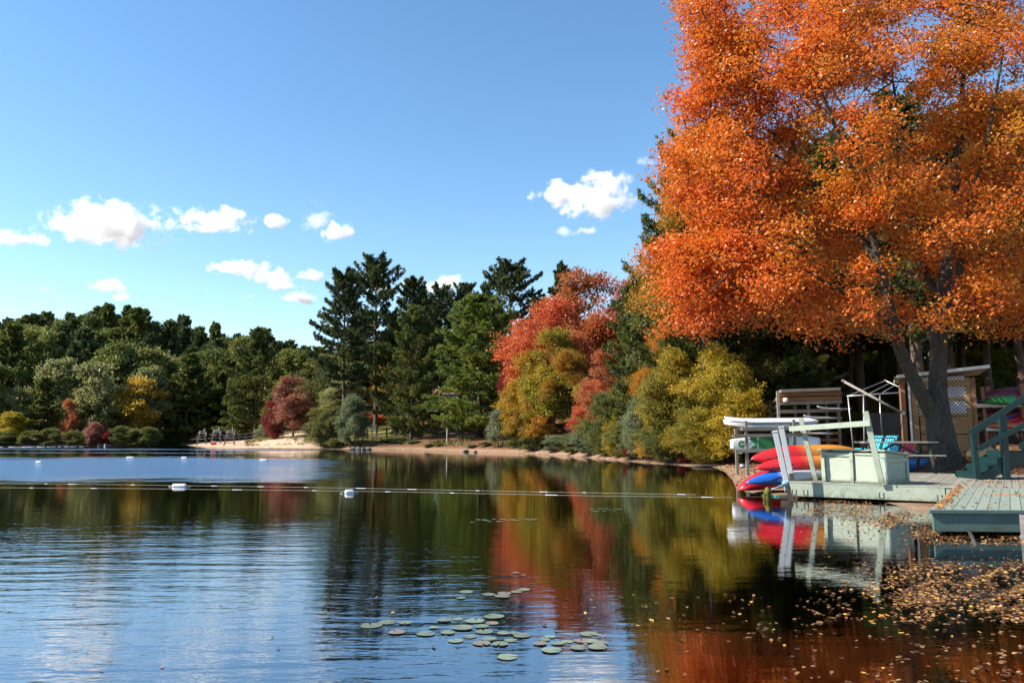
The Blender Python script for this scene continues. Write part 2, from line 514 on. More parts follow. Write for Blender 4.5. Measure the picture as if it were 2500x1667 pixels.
class Skel:
    def __init__(self, r0=.012, power=.44):
        self.P, self.par, self.rad_fix, self.r0, self.power = [], [], [], r0, power
    def limb(self, pts, radii, parent=-1):
        for p, r in zip(pts, radii):
            self.P.append(np.array(p, float)); self.par.append(parent); self.rad_fix.append(r)
            parent = len(self.P) - 1
        return parent
    def attach(self, A, axis_xy, rng, step=.8, sag=.10):
        """join every leaf cluster to the nearest branch, nearest clusters first"""
        n0 = len(self.P)
        cap = n0 + int(len(A) * 12) + 100
        N = np.zeros((cap, 3)); N[:n0] = self.P; n = n0
        d0 = np.array([np.min(np.linalg.norm(N[:n0] - a, axis=1)) for a in A])
        ends = np.zeros(len(A), int)
        for i in np.argsort(d0):
            a = A[i]
            dv = a - N[:n]
            dist = np.linalg.norm(dv, axis=1)
            cos_up = dv[:, 2] / np.maximum(dist, 1e-6)
            ra = np.hypot(*(a[:2] - axis_xy)); rn = np.hypot(N[:n, 0] - axis_xy[0], N[:n, 1] - axis_xy[1])
            cost = dist * (1.0 + .55 * np.clip(.15 - cos_up, 0, 1)) + .8 * np.clip(rn - ra, 0, 9)
            j = int(np.argmin(cost))
            k = max(1, int(dist[j] / step))
            prev = j
            side = rng.normal(0, .06, 3) * dist[j]
            for q in range(1, k + 1):
                t = q / k
                p = N[j] + dv[j] * t + side * math.sin(math.pi * t)
                p[2] += sag * dist[j] * math.sin(math.pi * t)
                if n >= cap: break
                N[n] = p; self.P.append(p); self.par.append(prev); self.rad_fix.append(None)
                prev = n; n += 1
            ends[i] = prev
        return ends
    def mesh(self, min_r=0.0, k=6):
        P = np.array(self.P); par = np.array(self.par); n = len(P)
        cnt = np.zeros(n)
        has = np.zeros(n, bool); has[par[par >= 0]] = True
        cnt[~has] = 1
        for i in range(n - 1, -1, -1):
            if par[i] >= 0: cnt[par[i]] += cnt[i]
        R = self.r0 * cnt ** self.power
        for i, r in enumerate(self.rad_fix):
            if r is not None: R[i] = r
        D = np.zeros((n, 3))
        for i in range(n):
            D[i] = P[i] - P[par[i]] if par[i] >= 0 else (0, 0, 1)
        D = unit(D)
        E = np.array([i for i in range(n) if par[i] >= 0 and R[i] >= min_r], int)
        pa = par[E]
        r1 = R[E]; r0_ = np.minimum(R[pa], r1 * 1.25)
        fixed = np.array([self.rad_fix[i] is not None for i in range(n)])
        bothfix = fixed[E] & fixed[pa]
        r0_ = np.where(bothfix, R[pa], r0_)
        d0 = np.where(bothfix[:, None], D[pa], D[E])
        def ring(c, d, r):
            ref = np.where(np.abs(d[:, :1]) < .85, np.array([[1., 0, 0]]), np.array([[0, 1., 0]]))
            u = unit(ref - d * np.sum(ref * d, 1, keepdims=True)); v = np.cross(d, u)
            a = np.arange(k) * 2 * math.pi / k
            return c[:, None, :] + r[:, None, None] * (u[:, None, :] * np.cos(a)[None, :, None] + v[:, None, :] * np.sin(a)[None, :, None])
        A = ring(P[pa] - d0 * (.12 * r1)[:, None], d0, r0_); B = ring(P[E] + D[E] * (.12 * r1)[:, None], D[E], r1)
        V = np.concatenate([A, B], 1).reshape(-1, 3)
        base = np.arange(len(E))[:, None] * 2 * k
        j = np.arange(k)[None, :]; jn = (np.arange(k) + 1) % k
        F = np.stack([base + j, base + jn[None, :], base + k + jn[None, :], base + k + j], -1).reshape(-1, 4)
        return V, F

def leaf_quads(C, size, rng, flat=.45, jitter=.35, aspect=.8):
    """one kite-shaped leaf at every centre"""
    n = len(C)
    nrm = rng.normal(0, 1, (n, 3)); nrm[:, 2] = np.abs(nrm[:, 2]) + flat; nrm = unit(nrm)
    t = unit(np.cross(nrm, rng.normal(0, 1, (n, 3))))
    b = np.cross(nrm, t)
    s = (size * (1 + jitter * rng.uniform(-1, 1, n)))[:, None]
    fold = nrm * s * .18
    V = np.stack([C - t * s * .5, C + b * s * aspect * .5 + fold, C + t * s * .55, C - b * s * aspect * .5 + fold], 1).reshape(-1, 3)
    F = np.arange(n * 4).reshape(-1, 4)
    return V, F

def cluster_leaves(A, k, rc, size, rng, zf=.55, cl_w=.6, tint_field=None):
    n = len(A) * k
    off = rng.normal(0, 1, (n, 3)) * np.array([rc, rc, rc * zf])
    C = np.repeat(A, k, 0) + off
    tc = np.repeat(rng.uniform(0, 1, len(A)) if tint_field is None else tint_field, k)
    tint = np.clip(cl_w * tc + (1 - cl_w) * rng.uniform(0, 1, n), 0, 1)
    V, F = leaf_quads(C, size, rng)
    return V, F, tint

def decid(seed, H, R, zb, ncl, k, rc, leaf, lobes=11, trunk_r=None, stems=1, top_sharp=1.0, hollow=.35, sag=.1, trunk_k=6, lean=0.0):
    """broadleaf tree or shrub at the origin: returns trunk (V,F), crown (V,F,tint)"""
    rng = np.random.default_rng(seed)
    trunk_r = trunk_r or H * .018
    zc = (zb + H) / 2; rz = (H - zb) / 2
    L = []
    for i in range(lobes):
        a = 2 * math.pi * (i * .618 + rng.uniform(-.2, .2)); t = rng.uniform(-.9, .85)
        q = math.sqrt(1 - t * t) * rng.uniform(.40, .86)
        L.append((math.cos(a) * R * q * (1 - .35 * max(t, 0) * top_sharp), math.sin(a) * R * q * (1 - .35 * max(t, 0) * top_sharp), zc + t * rz * .76, rng.uniform(.16, .44), rng.uniform(0, 1)))
    L.append((rng.normal(0, .12 * R), 0, H - rz * .34, .30, rng.uniform(0, 1)))
    L = np.array(L)
    wl_ = L[:, 3] ** 2; wl_ /= wl_.sum()
    A, TF = [], []
    while len(A) < ncl:
        q = L[rng.choice(len(L), p=wl_)]
        d = unit(rng.normal(0, 1, 3)); d[2] = d[2] if d[2] > -.35 else -d[2]
        rr = (hollow + (1 - hollow) * rng.uniform() ** .5)
        if rng.uniform() < .14: rr *= rng.uniform(1.1, 1.55)          # sprigs that break the outline
        p = q[:3] + d * rr * np.array((q[3] * R, q[3] * R, q[3] * rz * .95))
        if p[2] > max(.12, zb * .7) and p[2] < H * 1.02:
            A.append(p); TF.append(np.clip(.62 * q[4] + .25 * rng.uniform() + .13, 0, 1))
    A = np.array(A); TF = np.array(TF)
    sk = Skel(r0=max(.006, trunk_r * .06), power=.45)
    if stems == 1:
        top = zc + rz * .25
        zs = np.linspace(0, top, 7)
        wob = np.cumsum(rng.normal(0, .025 * H / 7, (7, 2)), 0); wob -= wob[0]
        rr = trunk_r * (1.0 - .75 * np.linspace(0, 1, 7)); rr[0] *= 1.35
        sk.limb([(wob[i, 0] + lean * z, wob[i, 1], z - (.25 if i == 0 else 0)) for i, z in enumerate(zs)], rr)
    else:
        for s_ in range(stems):
            a = 2 * math.pi * s_ / stems + rng.uniform(-.4, .4); sp = rng.uniform(.25, .5) * R
            zs = np.linspace(0, zc + rz * .1, 5)
            sk.limb([(math.cos(a) * (.12 * R + sp * (z / zc) ** 1.3), math.sin(a) * (.12 * R + sp * (z / zc) ** 1.3), z - (.2 if i == 0 else 0)) for i, z in enumerate(zs)], trunk_r * np.linspace(1, .35, 5))
    sk.attach(A, np.zeros(2), rng, step=max(.4, H * .06), sag=sag)
    return sk.mesh(min_r=trunk_r * .05, k=trunk_k), cluster_leaves(A, k, rc, leaf, rng, tint_field=TF)

def pine(seed, H, R, base, whorl=.75, nb=5, dens=7.0, tri_n=8, tri_len=.32, tri_w=.07, prof=.75, irr=.4, droop=-.08, plume=.30, trunk_r=None, trunk_k=7, layered=1.0, up=.45):
    """white pine at the origin: whorled boughs carrying flat plumes of needles"""
    rng = np.random.default_rng(seed)
    trunk_r = trunk_r or H * .014
    sk = Skel()
    nz_ = 12
    zs = np.linspace(0, H, nz_)
    wob = np.cumsum(rng.normal(0, .012 * H / nz_ * 3, (nz_, 2)), 0); wob -= wob[0]
    rr = trunk_r * (1 - .95 * np.linspace(0, 1, nz_) ** 1.1) + .015; rr[0] *= 1.3
    sk.limb([(wob[i, 0], wob[i, 1], z - (.3 if i == 0 else 0)) for i, z in enumerate(zs)], rr)
    TC, TD, TT = [], [], []
    z = base
    while z < H - .25:
        t = (z - base) / (H - base)
        env = R * ((1 - t) ** prof) * (.55 + .45 * min(1, t / .12 + .35)) + .35
        nbb = max(3, int(nb + rng.integers(-1, 2)))
        a0 = rng.uniform(0, 6.28)
        wscale = 1 + irr * rng.uniform(-.8, .55)
        for b in range(nbb):
            if rng.uniform() < .10: continue
            az = a0 + 2 * math.pi * b / nbb + rng.normal(0, .25)
            Lb = max(.4, env * wscale * (1 + irr * rng.uniform(-.7, .35)))
            el = droop + (t ** 1.4) * .85 + rng.normal(0, .10)
            dh = np.array((math.cos(az), math.sin(az), 0.0))
            org = np.array((np.interp(z, zs, wob[:, 0]), np.interp(z, zs, wob[:, 1]), z + rng.uniform(-.15, .15)))
            def bp(s):
                s = np.asarray(s)
                return org + dh * (s * Lb * math.cos(el))[..., None] + np.array((0, 0, 1.0)) * (s * Lb * math.sin(el) + .16 * Lb * s ** 2.2)[..., None]
            ss = np.linspace(0, 1, 4)
            rb = max(.015, .011 * Lb + .008)
            pts = bp(ss)
            j = int(np.clip(np.searchsorted(zs, org[2]) - 1, 0, nz_ - 1))
            sk.limb(pts, rb * np.array((1.0, .75, .5, .2)) * 1.4, parent=-1)
            m = int(Lb * dens * (.8 + .4 * rng.uniform())) + 4
            s = .22 + .80 * rng.uniform(0, 1, m) ** .75
            wd = plume * Lb * (.35 + .9 * s) * np.clip(1.18 - s, .12, 1) + .10
            lat = rng.uniform(-1, 1, m) * wd
            sd = np.array((-dh[1], dh[0], 0))
            c = bp(s) + sd * lat[:, None] + np.array((0, 0, 1.0)) * (rng.normal(0, .05 + .03 * Lb * (2 - layered), m) - .10 * np.abs(lat))[:, None]
            TC.append(c)
            TD.append(np.repeat((dh * .8 + np.array((0, 0, up)))[None], m, 0) + sd * (lat / (wd + .05) * .7)[:, None])
            TT.append(np.full(m, rng.uniform(0, 1)) * .55 + rng.uniform(0, .45, m))
        z += whorl * rng.uniform(.7, 1.35) * (.55 + .45 * (1 - t))
    m = 14
    TC.append(np.stack([np.interp(np.full(m, H), zs, wob[:, 0]), np.interp(np.full(m, H), zs, wob[:, 1]), H - rng.uniform(0, .6, m)], 1) + rng.normal(0, .08, (m, 3)))
    TD.append(np.repeat(np.array([[0, 0, 1.0]]), m, 0)); TT.append(rng.uniform(0, 1, m))
    C = np.concatenate(TC); Dr = np.concatenate(TD); T = np.concatenate(TT)
    n = len(C) * tri_n
    C = np.repeat(C, tri_n, 0); T = np.repeat(T, tri_n)
    d = unit(np.repeat(unit(Dr), tri_n, 0) + rng.normal(0, .62, (n, 3)))
    w = unit(np.cross(d, rng.normal(0, 1, (n, 3))))
    ln = (tri_len * rng.uniform(.65, 1.25, n))[:, None]
    ww = (tri_w * rng.uniform(.7, 1.3, n))[:, None]
    c0 = C + rng.normal(0, .05, (n, 3)) - d * ln * .3
    V = np.stack([c0 - w * ww * .5, c0 + d * ln * .55 + w * ww * .75, c0 + d * ln, c0 + d * ln * .45 - w * ww * .75], 1).reshape(-1, 3)
    return sk.mesh(k=trunk_k), (V, np.arange(n * 4).reshape(-1, 4), T)

# bark and leaf colours
def bark_mat(name, lo, hi, scale=3.0, bump=.03):
    m, n, l, out = new_mat(name)
    tc = n.new('ShaderNodeTexCoord')
    mp = n.new('ShaderNodeMapping'); mp.inputs['Scale'].default_value = (4, 4, .55)
    l.new(tc.outputs['Object'], mp.inputs['Vector'])
    nz = n.new('ShaderNodeTexNoise'); nz.inputs['Scale'].default_value = scale; nz.inputs['Detail'].default_value = 8; nz.inputs['Roughness'].default_value = .7
    l.new(mp.outputs[0], nz.inputs['Vector'])
    vo = n.new('ShaderNodeTexVoronoi'); vo.feature = 'DISTANCE_TO_EDGE'; vo.inputs['Scale'].default_value = scale * 1.4
    l.new(mp.outputs[0], vo.inputs['Vector'])
    mm = math_node(n, l, 'ADD', nz.outputs['Fac'], math_node(n, l, 'MULTIPLY', vo.outputs['Distance'], .5))
    r = ramp(n, [(.35, lo), (.8, hi)])
    l.new(mm, r.inputs[0])
    p = n.new('ShaderNodeBsdfPrincipled'); p.inputs['Roughness'].default_value = .9; p.inputs['Specular IOR Level'].default_value = .2
    l.new(r.outputs[0], p.inputs['Base Color'])
    b = n.new('ShaderNodeBump'); b.inputs['Distance'].default_value = bump; l.new(mm, b.inputs['Height']); l.new(b.outputs[0], p.inputs['Normal'])
    l.new(p.outputs[0], out.inputs['Surface'])
    return m
BARK_PINE = bark_mat('pine_bark', (.035, .024, .018), (.15, .105, .08))
BARK_GREY = bark_mat('grey_bark', (.035, .030, .024), (.13, .112, .088))
BARK_MAPLE = bark_mat('maple_bark', (.024, .020, .016), (.115, .100, .078), scale=5.0, bump=.05)

LEAF = {
    'pine':      leaf_mat('pine_needles', [(0, (0.042, 0.0598, 0.0168)), (0.5, (0.101, 0.122, 0.024)), (1, (0.203, 0.195, 0.0384))], trans=.42, rough=.5),
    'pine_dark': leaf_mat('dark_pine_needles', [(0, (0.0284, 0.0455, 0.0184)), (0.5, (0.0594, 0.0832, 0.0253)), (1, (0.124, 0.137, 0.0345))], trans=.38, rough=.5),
    'pine_green': leaf_mat('bright_pine_needles', [(0, (0.0625, 0.103, 0.0176)), (0.5, (0.131, 0.18, 0.0286)), (1, (0.244, 0.258, 0.044))], trans=.42, rough=.5),
    'oak_pale':  leaf_mat('pale_oak_leaves', [(0, (.095, .115, .035)), (.5, (.24, .25, .085)), (1, (.46, .41, .17))], rough=.4, spec=.5),
    'oak_green': leaf_mat('green_oak_leaves', [(0, (0.0607, 0.0832, 0.0192)), (0.5, (0.142, 0.163, 0.0324)), (1, (0.27, 0.247, 0.054))]),
    'olive':     leaf_mat('olive_leaves', [(0, (0.0715, 0.0875, 0.022)), (0.5, (0.156, 0.163, 0.0352)), (1, (0.299, 0.25, 0.066))]),
    'yellow':    leaf_mat('yellow_leaves', [(0, (.18, .13, .018)), (.45, (.42, .25, .022)), (1, (.62, .34, .030))]),
    'yellow_green': leaf_mat('yellow_green_leaves', [(0, (.13, .15, .016)), (.5, (.34, .27, .022)), (1, (.60, .40, .034))]),
    'bright_gold': leaf_mat('bright_golden_leaves', [(0, (.40, .27, .035)), (1, (.66, .42, .055))]),
    'gold':      leaf_mat('golden_leaves', [(0, (.13, .12, .016)), (.35, (.34, .20, .020)), (.7, (.56, .24, .022)), (1, (.60, .15, .020))]),
    'orange':    leaf_mat('orange_maple_leaves', [(0, (.36, .26, .028)), (.22, (.60, .28, .028)), (.5, (.71, .21, .024)), (.8, (.71, .150, .025)), (1, (.60, .095, .026))], trans=.46, rough=.38, spec=.5, rnd=0),
    'red':       leaf_mat('red_leaves', [(0, (.54, .22, .05)), (.5, (.60, .135, .050)), (1, (.50, .060, .038))]),
    'rust':      leaf_mat('rust_leaves', [(0, (.34, .17, .045)), (.5, (.48, .155, .055)), (1, (.54, .11, .045))]),
    'russet':    leaf_mat('russet_leaves', [(0, (0.182, 0.0715, 0.0416)), (0.5, (0.312, 0.111, 0.065)), (1, (0.442, 0.195, 0.117))], rough=.35, spec=.6),
    'crimson':   leaf_mat('crimson_leaves', [(0, (.10, .035, .02)), (.5, (.20, .025, .022)), (1, (.34, .03, .03))]),
    'willow':    leaf_mat('willow_leaves', [(0, (0.09, 0.119, 0.054)), (0.5, (0.195, 0.225, 0.108)), (1, (0.375, 0.377, 0.189))], rough=.4, spec=.5),
    'bush_mix':  leaf_mat('mixed_bush_leaves', [(0, (.10, .12, .022)), (.35, (.26, .23, .030)), (.7, (.52, .34, .03)), (1, (.60, .22, .03))]),
}

PROTO = {}
def proto(key, trunk, crown, bark, H, Wd):
    tv, tf = trunk; cv, cf, ct = crown
    PROTO[key] = dict(trunk=mesh_np(key + '_trunk', tv, [tf], bark, smooth=True),
                      crown=mesh_np(key + '_crown', cv, [cf], LEAF['pine'], tint=ct), H=H, W=Wd)

def plant(key, px, D, top, width, leaf, label, category='tree', name='tree', group=None, rot=None, zbase=None, sink=0.0, x=None, hmul=1.0):
    """a tree of its own: trunk and crown under an Empty; top and width are photo pixels"""
    pr = PROTO[key]
    if x is None:
        x = X(px, D)
        while zbase is None and float(shore_dist(np.array([x]), np.array([D]))[0]) < .5:      # never in the water
            D += .4; x = X(px, D)
    zb = zt(x, D) if zbase is None else zbase
    zb -= sink
    ztop = W(px, top, D)[2]
    sz = max(.05, (ztop - zb)) / pr['H'] * hmul
    sxy = width * D / FPX / pr['W']
    rt = rot if rot is not None else random.uniform(0, 6.28)
    t = thing(name, label, category, (x, D, zb), rt, group, scale=(sxy, sxy, sz))
    link('trunk', pr['trunk'], t)
    c = link('crown', pr['crown'], t)
    c.material_slots[0].link = 'OBJECT'
    c.material_slots[0].material = LEAF[leaf]
    return t

random.seed(4)
# prototypes, mesh data shared by all copies
for i in range(3):                      # hill pines, seen at 110 to 230 m
    t, c = pine(20 + i, 17, 4.2, 2.2, whorl=1.0, nb=6, dens=3.6, tri_n=5, tri_len=.85, tri_w=.26, prof=.62, irr=.42, plume=.34, trunk_k=5)
    proto('hill_pine%d' % i, t, c, BARK_PINE, 17, 8.6)
for i in range(3):                      # hill broadleaves
    t, c = decid(40 + i, 13, 5.2, -.5, 380, 30, .50, .42, lobes=24, trunk_k=5)
    proto('hill_oak%d' % i, t, c, BARK_GREY, 13, 10.4)
t, c = pine(61, 20, 4.9, 6.5, whorl=.85, nb=5, dens=13, tri_n=8, tri_len=.50, tri_w=.085, prof=.55, irr=.5, plume=.36, layered=1.3)
proto('tall_pine0', t, c, BARK_PINE, 20, 9.2)
t, c = pine(62, 21, 5.0, 8.5, whorl=.95, nb=5, dens=13, tri_n=8, tri_len=.50, tri_w=.085, prof=.48, irr=.55, plume=.36, layered=1.3)
proto('tall_pine1', t, c, BARK_PINE, 21, 9.6)
t, c = pine(63, 16, 5.2, 1.6, whorl=.66, nb=6, dens=13, tri_n=8, tri_len=.42, tri_w=.07, prof=.62, irr=.40, droop=-.12, plume=.30, layered=1.0)
proto('broad_pine0', t, c, BARK_PINE, 16, 10.4)
t, c = pine(64, 16, 4.6, 2.5, whorl=.72, nb=6, dens=13, tri_n=8, tri_len=.42, tri_w=.07, prof=.7, irr=.45, droop=-.10, plume=.30, layered=1.2)
proto('broad_pine1', t, c, BARK_PINE, 16, 9.2)
t, c = pine(65, 18, 5.4, 3.2, whorl=.70, nb=6, dens=16, tri_n=10, tri_len=.34, tri_w=.045, prof=.5, irr=.45, droop=-.05, plume=.28, layered=1.3)
proto('near_pine', t, c, BARK_PINE, 18, 10.8)
t, c = pine(66, 18, 3.8, 5.6, whorl=.80, nb=5, dens=9, tri_n=8, tri_len=.40, tri_w=.075, prof=.45, irr=.5, plume=.28, layered=1.3)
proto('wood_pine', t, c, BARK_PINE, 18, 7.2)
t, c = decid(71, 13, 4.6, 1.2, 800, 46, .36, .20, lobes=26)
proto('maple0', t, c, BARK_GREY, 13, 9.2)
t, c = decid(72, 12, 4.4, .2, 800, 46, .36, .20, lobes=28)
proto('maple1', t, c, BARK_GREY, 12, 8.8)
t, c = decid(73, 6.2, 3.2, 1.1, 300, 40, .24, .15, lobes=12, top_sharp=1.6, trunk_r=.13)
proto('small_tree', t, c, BARK_GREY, 6.2, 6.0)
t, c = decid(74, 4.4, 2.6, -.6, 620, 40, .19, .12, lobes=24, stems=6, trunk_r=.055)
proto('shrub0', t, c, BARK_GREY, 4.4, 5.2)
t, c = decid(75, 4.6, 1.9, -.5, 560, 42, .17, .11, lobes=22, stems=5, trunk_r=.05, top_sharp=.6)
proto('shrub1', t, c, BARK_GREY, 4.6, 3.8)
t, c = decid(76, 6.0, 3.0, -.8, 1300, 46, .18, .10, lobes=34, stems=6, trunk_r=.07)
proto('near_shrub0', t, c, BARK_GREY, 6.0, 6.0)
t, c = decid(77, 6.6, 2.7, -.6, 1300, 46, .18, .10, lobes=34, stems=5, trunk_r=.07, top_sharp=.7)
proto('near_shrub1', t, c, BARK_GREY, 6.6, 5.4)
t, c = decid(78, 12, 4.6, 2.6, 1100, 46, .25, .11, lobes=22, trunk_r=.2)
proto('near_maple', t, c, BARK_GREY, 12, 9.2)

# ---------------- the wooded hill across the lake
def hill_top(px):
    return float(np.interp(px, [-500, 0, 130, 250, 400, 480, 560, 610, 660, 720, 800], [768, 778, 765, 752, 762, 756, 778, 806, 828, 846, 850]))
rows = [(128, 1), (140, 1), (153, 1), (167, 1), (182, 1), (198, 1), (215, 1), (232, 1)]
rng = np.random.default_rng(9)
for ri, (D, _) in enumerate(rows):
    px = -170 + rng.uniform(0, 40)
    while px < 800:
        stepx = (4.6 + rng.uniform(0, 2.4)) * FPX / D * (.72 if ri >= 5 else 1)
        Dj = D + rng.uniform(-5, 5)
        x = X(px, Dj); zb = zt(x, Dj)
        zlim = W(px, hill_top(px) + rng.uniform(-10, 26), Dj)[2]
        h = rng.uniform(13, 18)
        if ri >= 5: h = max(9, min(h + 6, zlim - zb))
        h = min(h, zlim - zb)
        if h > 7:
            pine_p = .45 + .06 * ri
            top = 1062 - (zb + h - CAM_H) * FPX / Dj
            near_by = next(t_ for lim, t_ in ((75, 'at the left edge of the far hill'), (190, 'above the first pale oak of the far shore'), (295, 'above the broad pale oak of the far shore'), (420, 'above the golden tree of the far shore'), (565, 'above the lifeguard chairs'), (900, 'behind the tall pointed pine')) if px < lim)
            where = ('low down ', 'half way up ', 'on the skyline ')[0 if ri < 2 else (1 if ri < 5 else 2)] + near_by
            if rng.uniform() < pine_p:
                lf = 'pine_dark' if rng.uniform() < .55 else 'pine'
                word = 'dark pine ' if lf == 'pine_dark' else 'green pine '
                plant('hill_pine%d' % rng.integers(3), px, Dj, top, rng.uniform(*((6.5, 9.0) if ri < 5 else (8.0, 11.5))) * FPX / Dj, lf, word + where, name='pine_tree', group=word.strip() + 's ' + where)
            else:
                lf = ['oak_green', 'oak_green', 'olive', 'oak_pale'][rng.integers(4)] if ri < 5 else ['oak_green', 'pine'][rng.integers(2)]
                w_ = {'oak_green': 'green', 'olive': 'olive', 'oak_pale': 'pale green', 'pine': 'dark green'}[lf]
                plant('hill_oak%d' % rng.integers(3), px, Dj, top, rng.uniform(7.5, 10.5) * FPX / Dj, lf, '%s broadleaf tree %s' % (w_, where), name='broadleaf_tree', group='%s broadleaf trees %s' % (w_, where))
        px += stepx

# the front row of the far shore, each one told apart
front = [
    ('hill_oak0', -40, 112, 880, 130, 'oak_green', 'dark green broadleaf tree cut by the left edge of the picture', 'broadleaf_tree'),
    ('hill_oak1', 135, 120, 868, 130, 'oak_pale', 'tall pale green oak on the far shore, its crown catching the sun', 'broadleaf_tree'),
    ('hill_oak2', 45, 113, 940, 95, 'oak_pale', 'low pale yellowish oak leaning out at the left end of the far shore', 'broadleaf_tree'),
    ('hill_pine0', 100, 112, 925, 100, 'pine', 'green pine at the far water edge between two pale oaks', 'pine_tree'),
    ('hill_oak0', 240, 118, 880, 140, 'oak_pale', 'pale grey-green oak with a broad crown in the middle of the far shore', 'broadleaf_tree'),
    ('hill_oak2', 285, 124, 872, 120, 'olive', 'olive oak standing behind the pale oak of the far shore', 'broadleaf_tree'),
    ('hill_oak1', 355, 117, 888, 105, 'oak_pale', 'whitish green oak rising behind the yellow tree of the far shore', 'broadleaf_tree'),
    ('hill_oak2', 342, 109, 915, 140, 'bright_gold', 'golden yellow tree at the far water edge', 'broadleaf_tree'),
    ('small_tree', 166, 107, 970, 50, 'rust', 'small rusty red tree between the oaks of the far shore', 'broadleaf_tree'),
    ('hill_oak1', 28, 108, 1002, 70, 'yellow_green', 'low yellow-green tree at the far water edge on the left', 'broadleaf_tree'),
    ('hill_pine1', 455, 124, 868, 125, 'pine', 'broad dark pine right of the golden tree on the far shore', 'pine_tree'),
    ('hill_pine2', 545, 126, 880, 130, 'pine', 'dark pine behind the lifeguard chairs', 'pine_tree'),
    ('hill_pine0', 505, 135, 850, 120, 'pine_dark', 'very dark pine above the lifeguard chairs', 'pine_tree'),
    ('broad_pine1', 622, 116, 800, 150, 'pine', 'tall pointed pine at the right end of the far hill', 'pine_tree'),
    ('hill_pine1', 585, 120, 900, 110, 'pine', 'shorter green pine left of the tall pointed pine', 'pine_tree'),
    ('hill_pine1', 700, 132, 836, 110, 'pine_dark', 'dark pine at the end of the far hill, next to the tall lakeside pines', 'pine_tree'),
    ('hill_pine0', 640, 138, 808, 110, 'pine', 'green pine rising just behind the tall pointed pine', 'pine_tree'),
    ('hill_pine2', 665, 130, 838, 110, 'pine_dark', 'dark pine half hidden behind the tall pointed pine', 'pine_tree'),
]
for k_, px, D, top, wd, lf, lab, nm in front:
    plant(k_, px, D, top, wd, lf, lab, name=nm)
bl = [(15, 1052, 60, 'oak_green'), (75, 1050, 60, 'oak_green'), (125, 1045, 60, 'oak_green'), (180, 1050, 50, 'olive'), (228, 1030, 52, 'russet'), (262, 1050, 40, 'crimson'), (205, 1052, 40, 'olive'),
      (300, 1040, 60, 'oak_green'), (330, 1046, 60, 'olive'), (365, 1042, 60, 'oak_green'), (405, 1046, 60, 'oak_green'), (-30, 1045, 80, 'oak_green'), (440, 1052, 50, 'oak_green')]
for i, (px, top, wd, lf) in enumerate(bl):
    word = {'crimson': 'dark red', 'oak_green': 'dark green', 'russet': 'brownish red', 'olive': 'olive'}[lf]
    plant('shrub%d' % (i % 2), px, 106 + (18 if px > 400 else 0), top, wd, lf, '%s bush at the water edge below the far hill' % word, 'bush', 'shrub', group='%s bushes along the far water edge' % word, zbase=0.0)

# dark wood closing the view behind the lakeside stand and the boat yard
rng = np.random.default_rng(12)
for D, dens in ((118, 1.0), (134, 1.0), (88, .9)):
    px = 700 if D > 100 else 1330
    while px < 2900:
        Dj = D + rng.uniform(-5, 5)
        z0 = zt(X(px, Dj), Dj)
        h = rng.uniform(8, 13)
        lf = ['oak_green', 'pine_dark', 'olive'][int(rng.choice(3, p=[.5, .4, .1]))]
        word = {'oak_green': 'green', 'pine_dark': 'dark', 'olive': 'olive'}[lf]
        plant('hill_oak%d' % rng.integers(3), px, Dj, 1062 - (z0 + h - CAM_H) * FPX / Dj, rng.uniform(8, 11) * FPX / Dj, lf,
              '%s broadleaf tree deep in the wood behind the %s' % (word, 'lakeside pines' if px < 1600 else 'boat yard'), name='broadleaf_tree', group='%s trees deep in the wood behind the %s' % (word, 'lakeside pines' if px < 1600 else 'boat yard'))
        px += rng.uniform(4.5, 7) * FPX / D

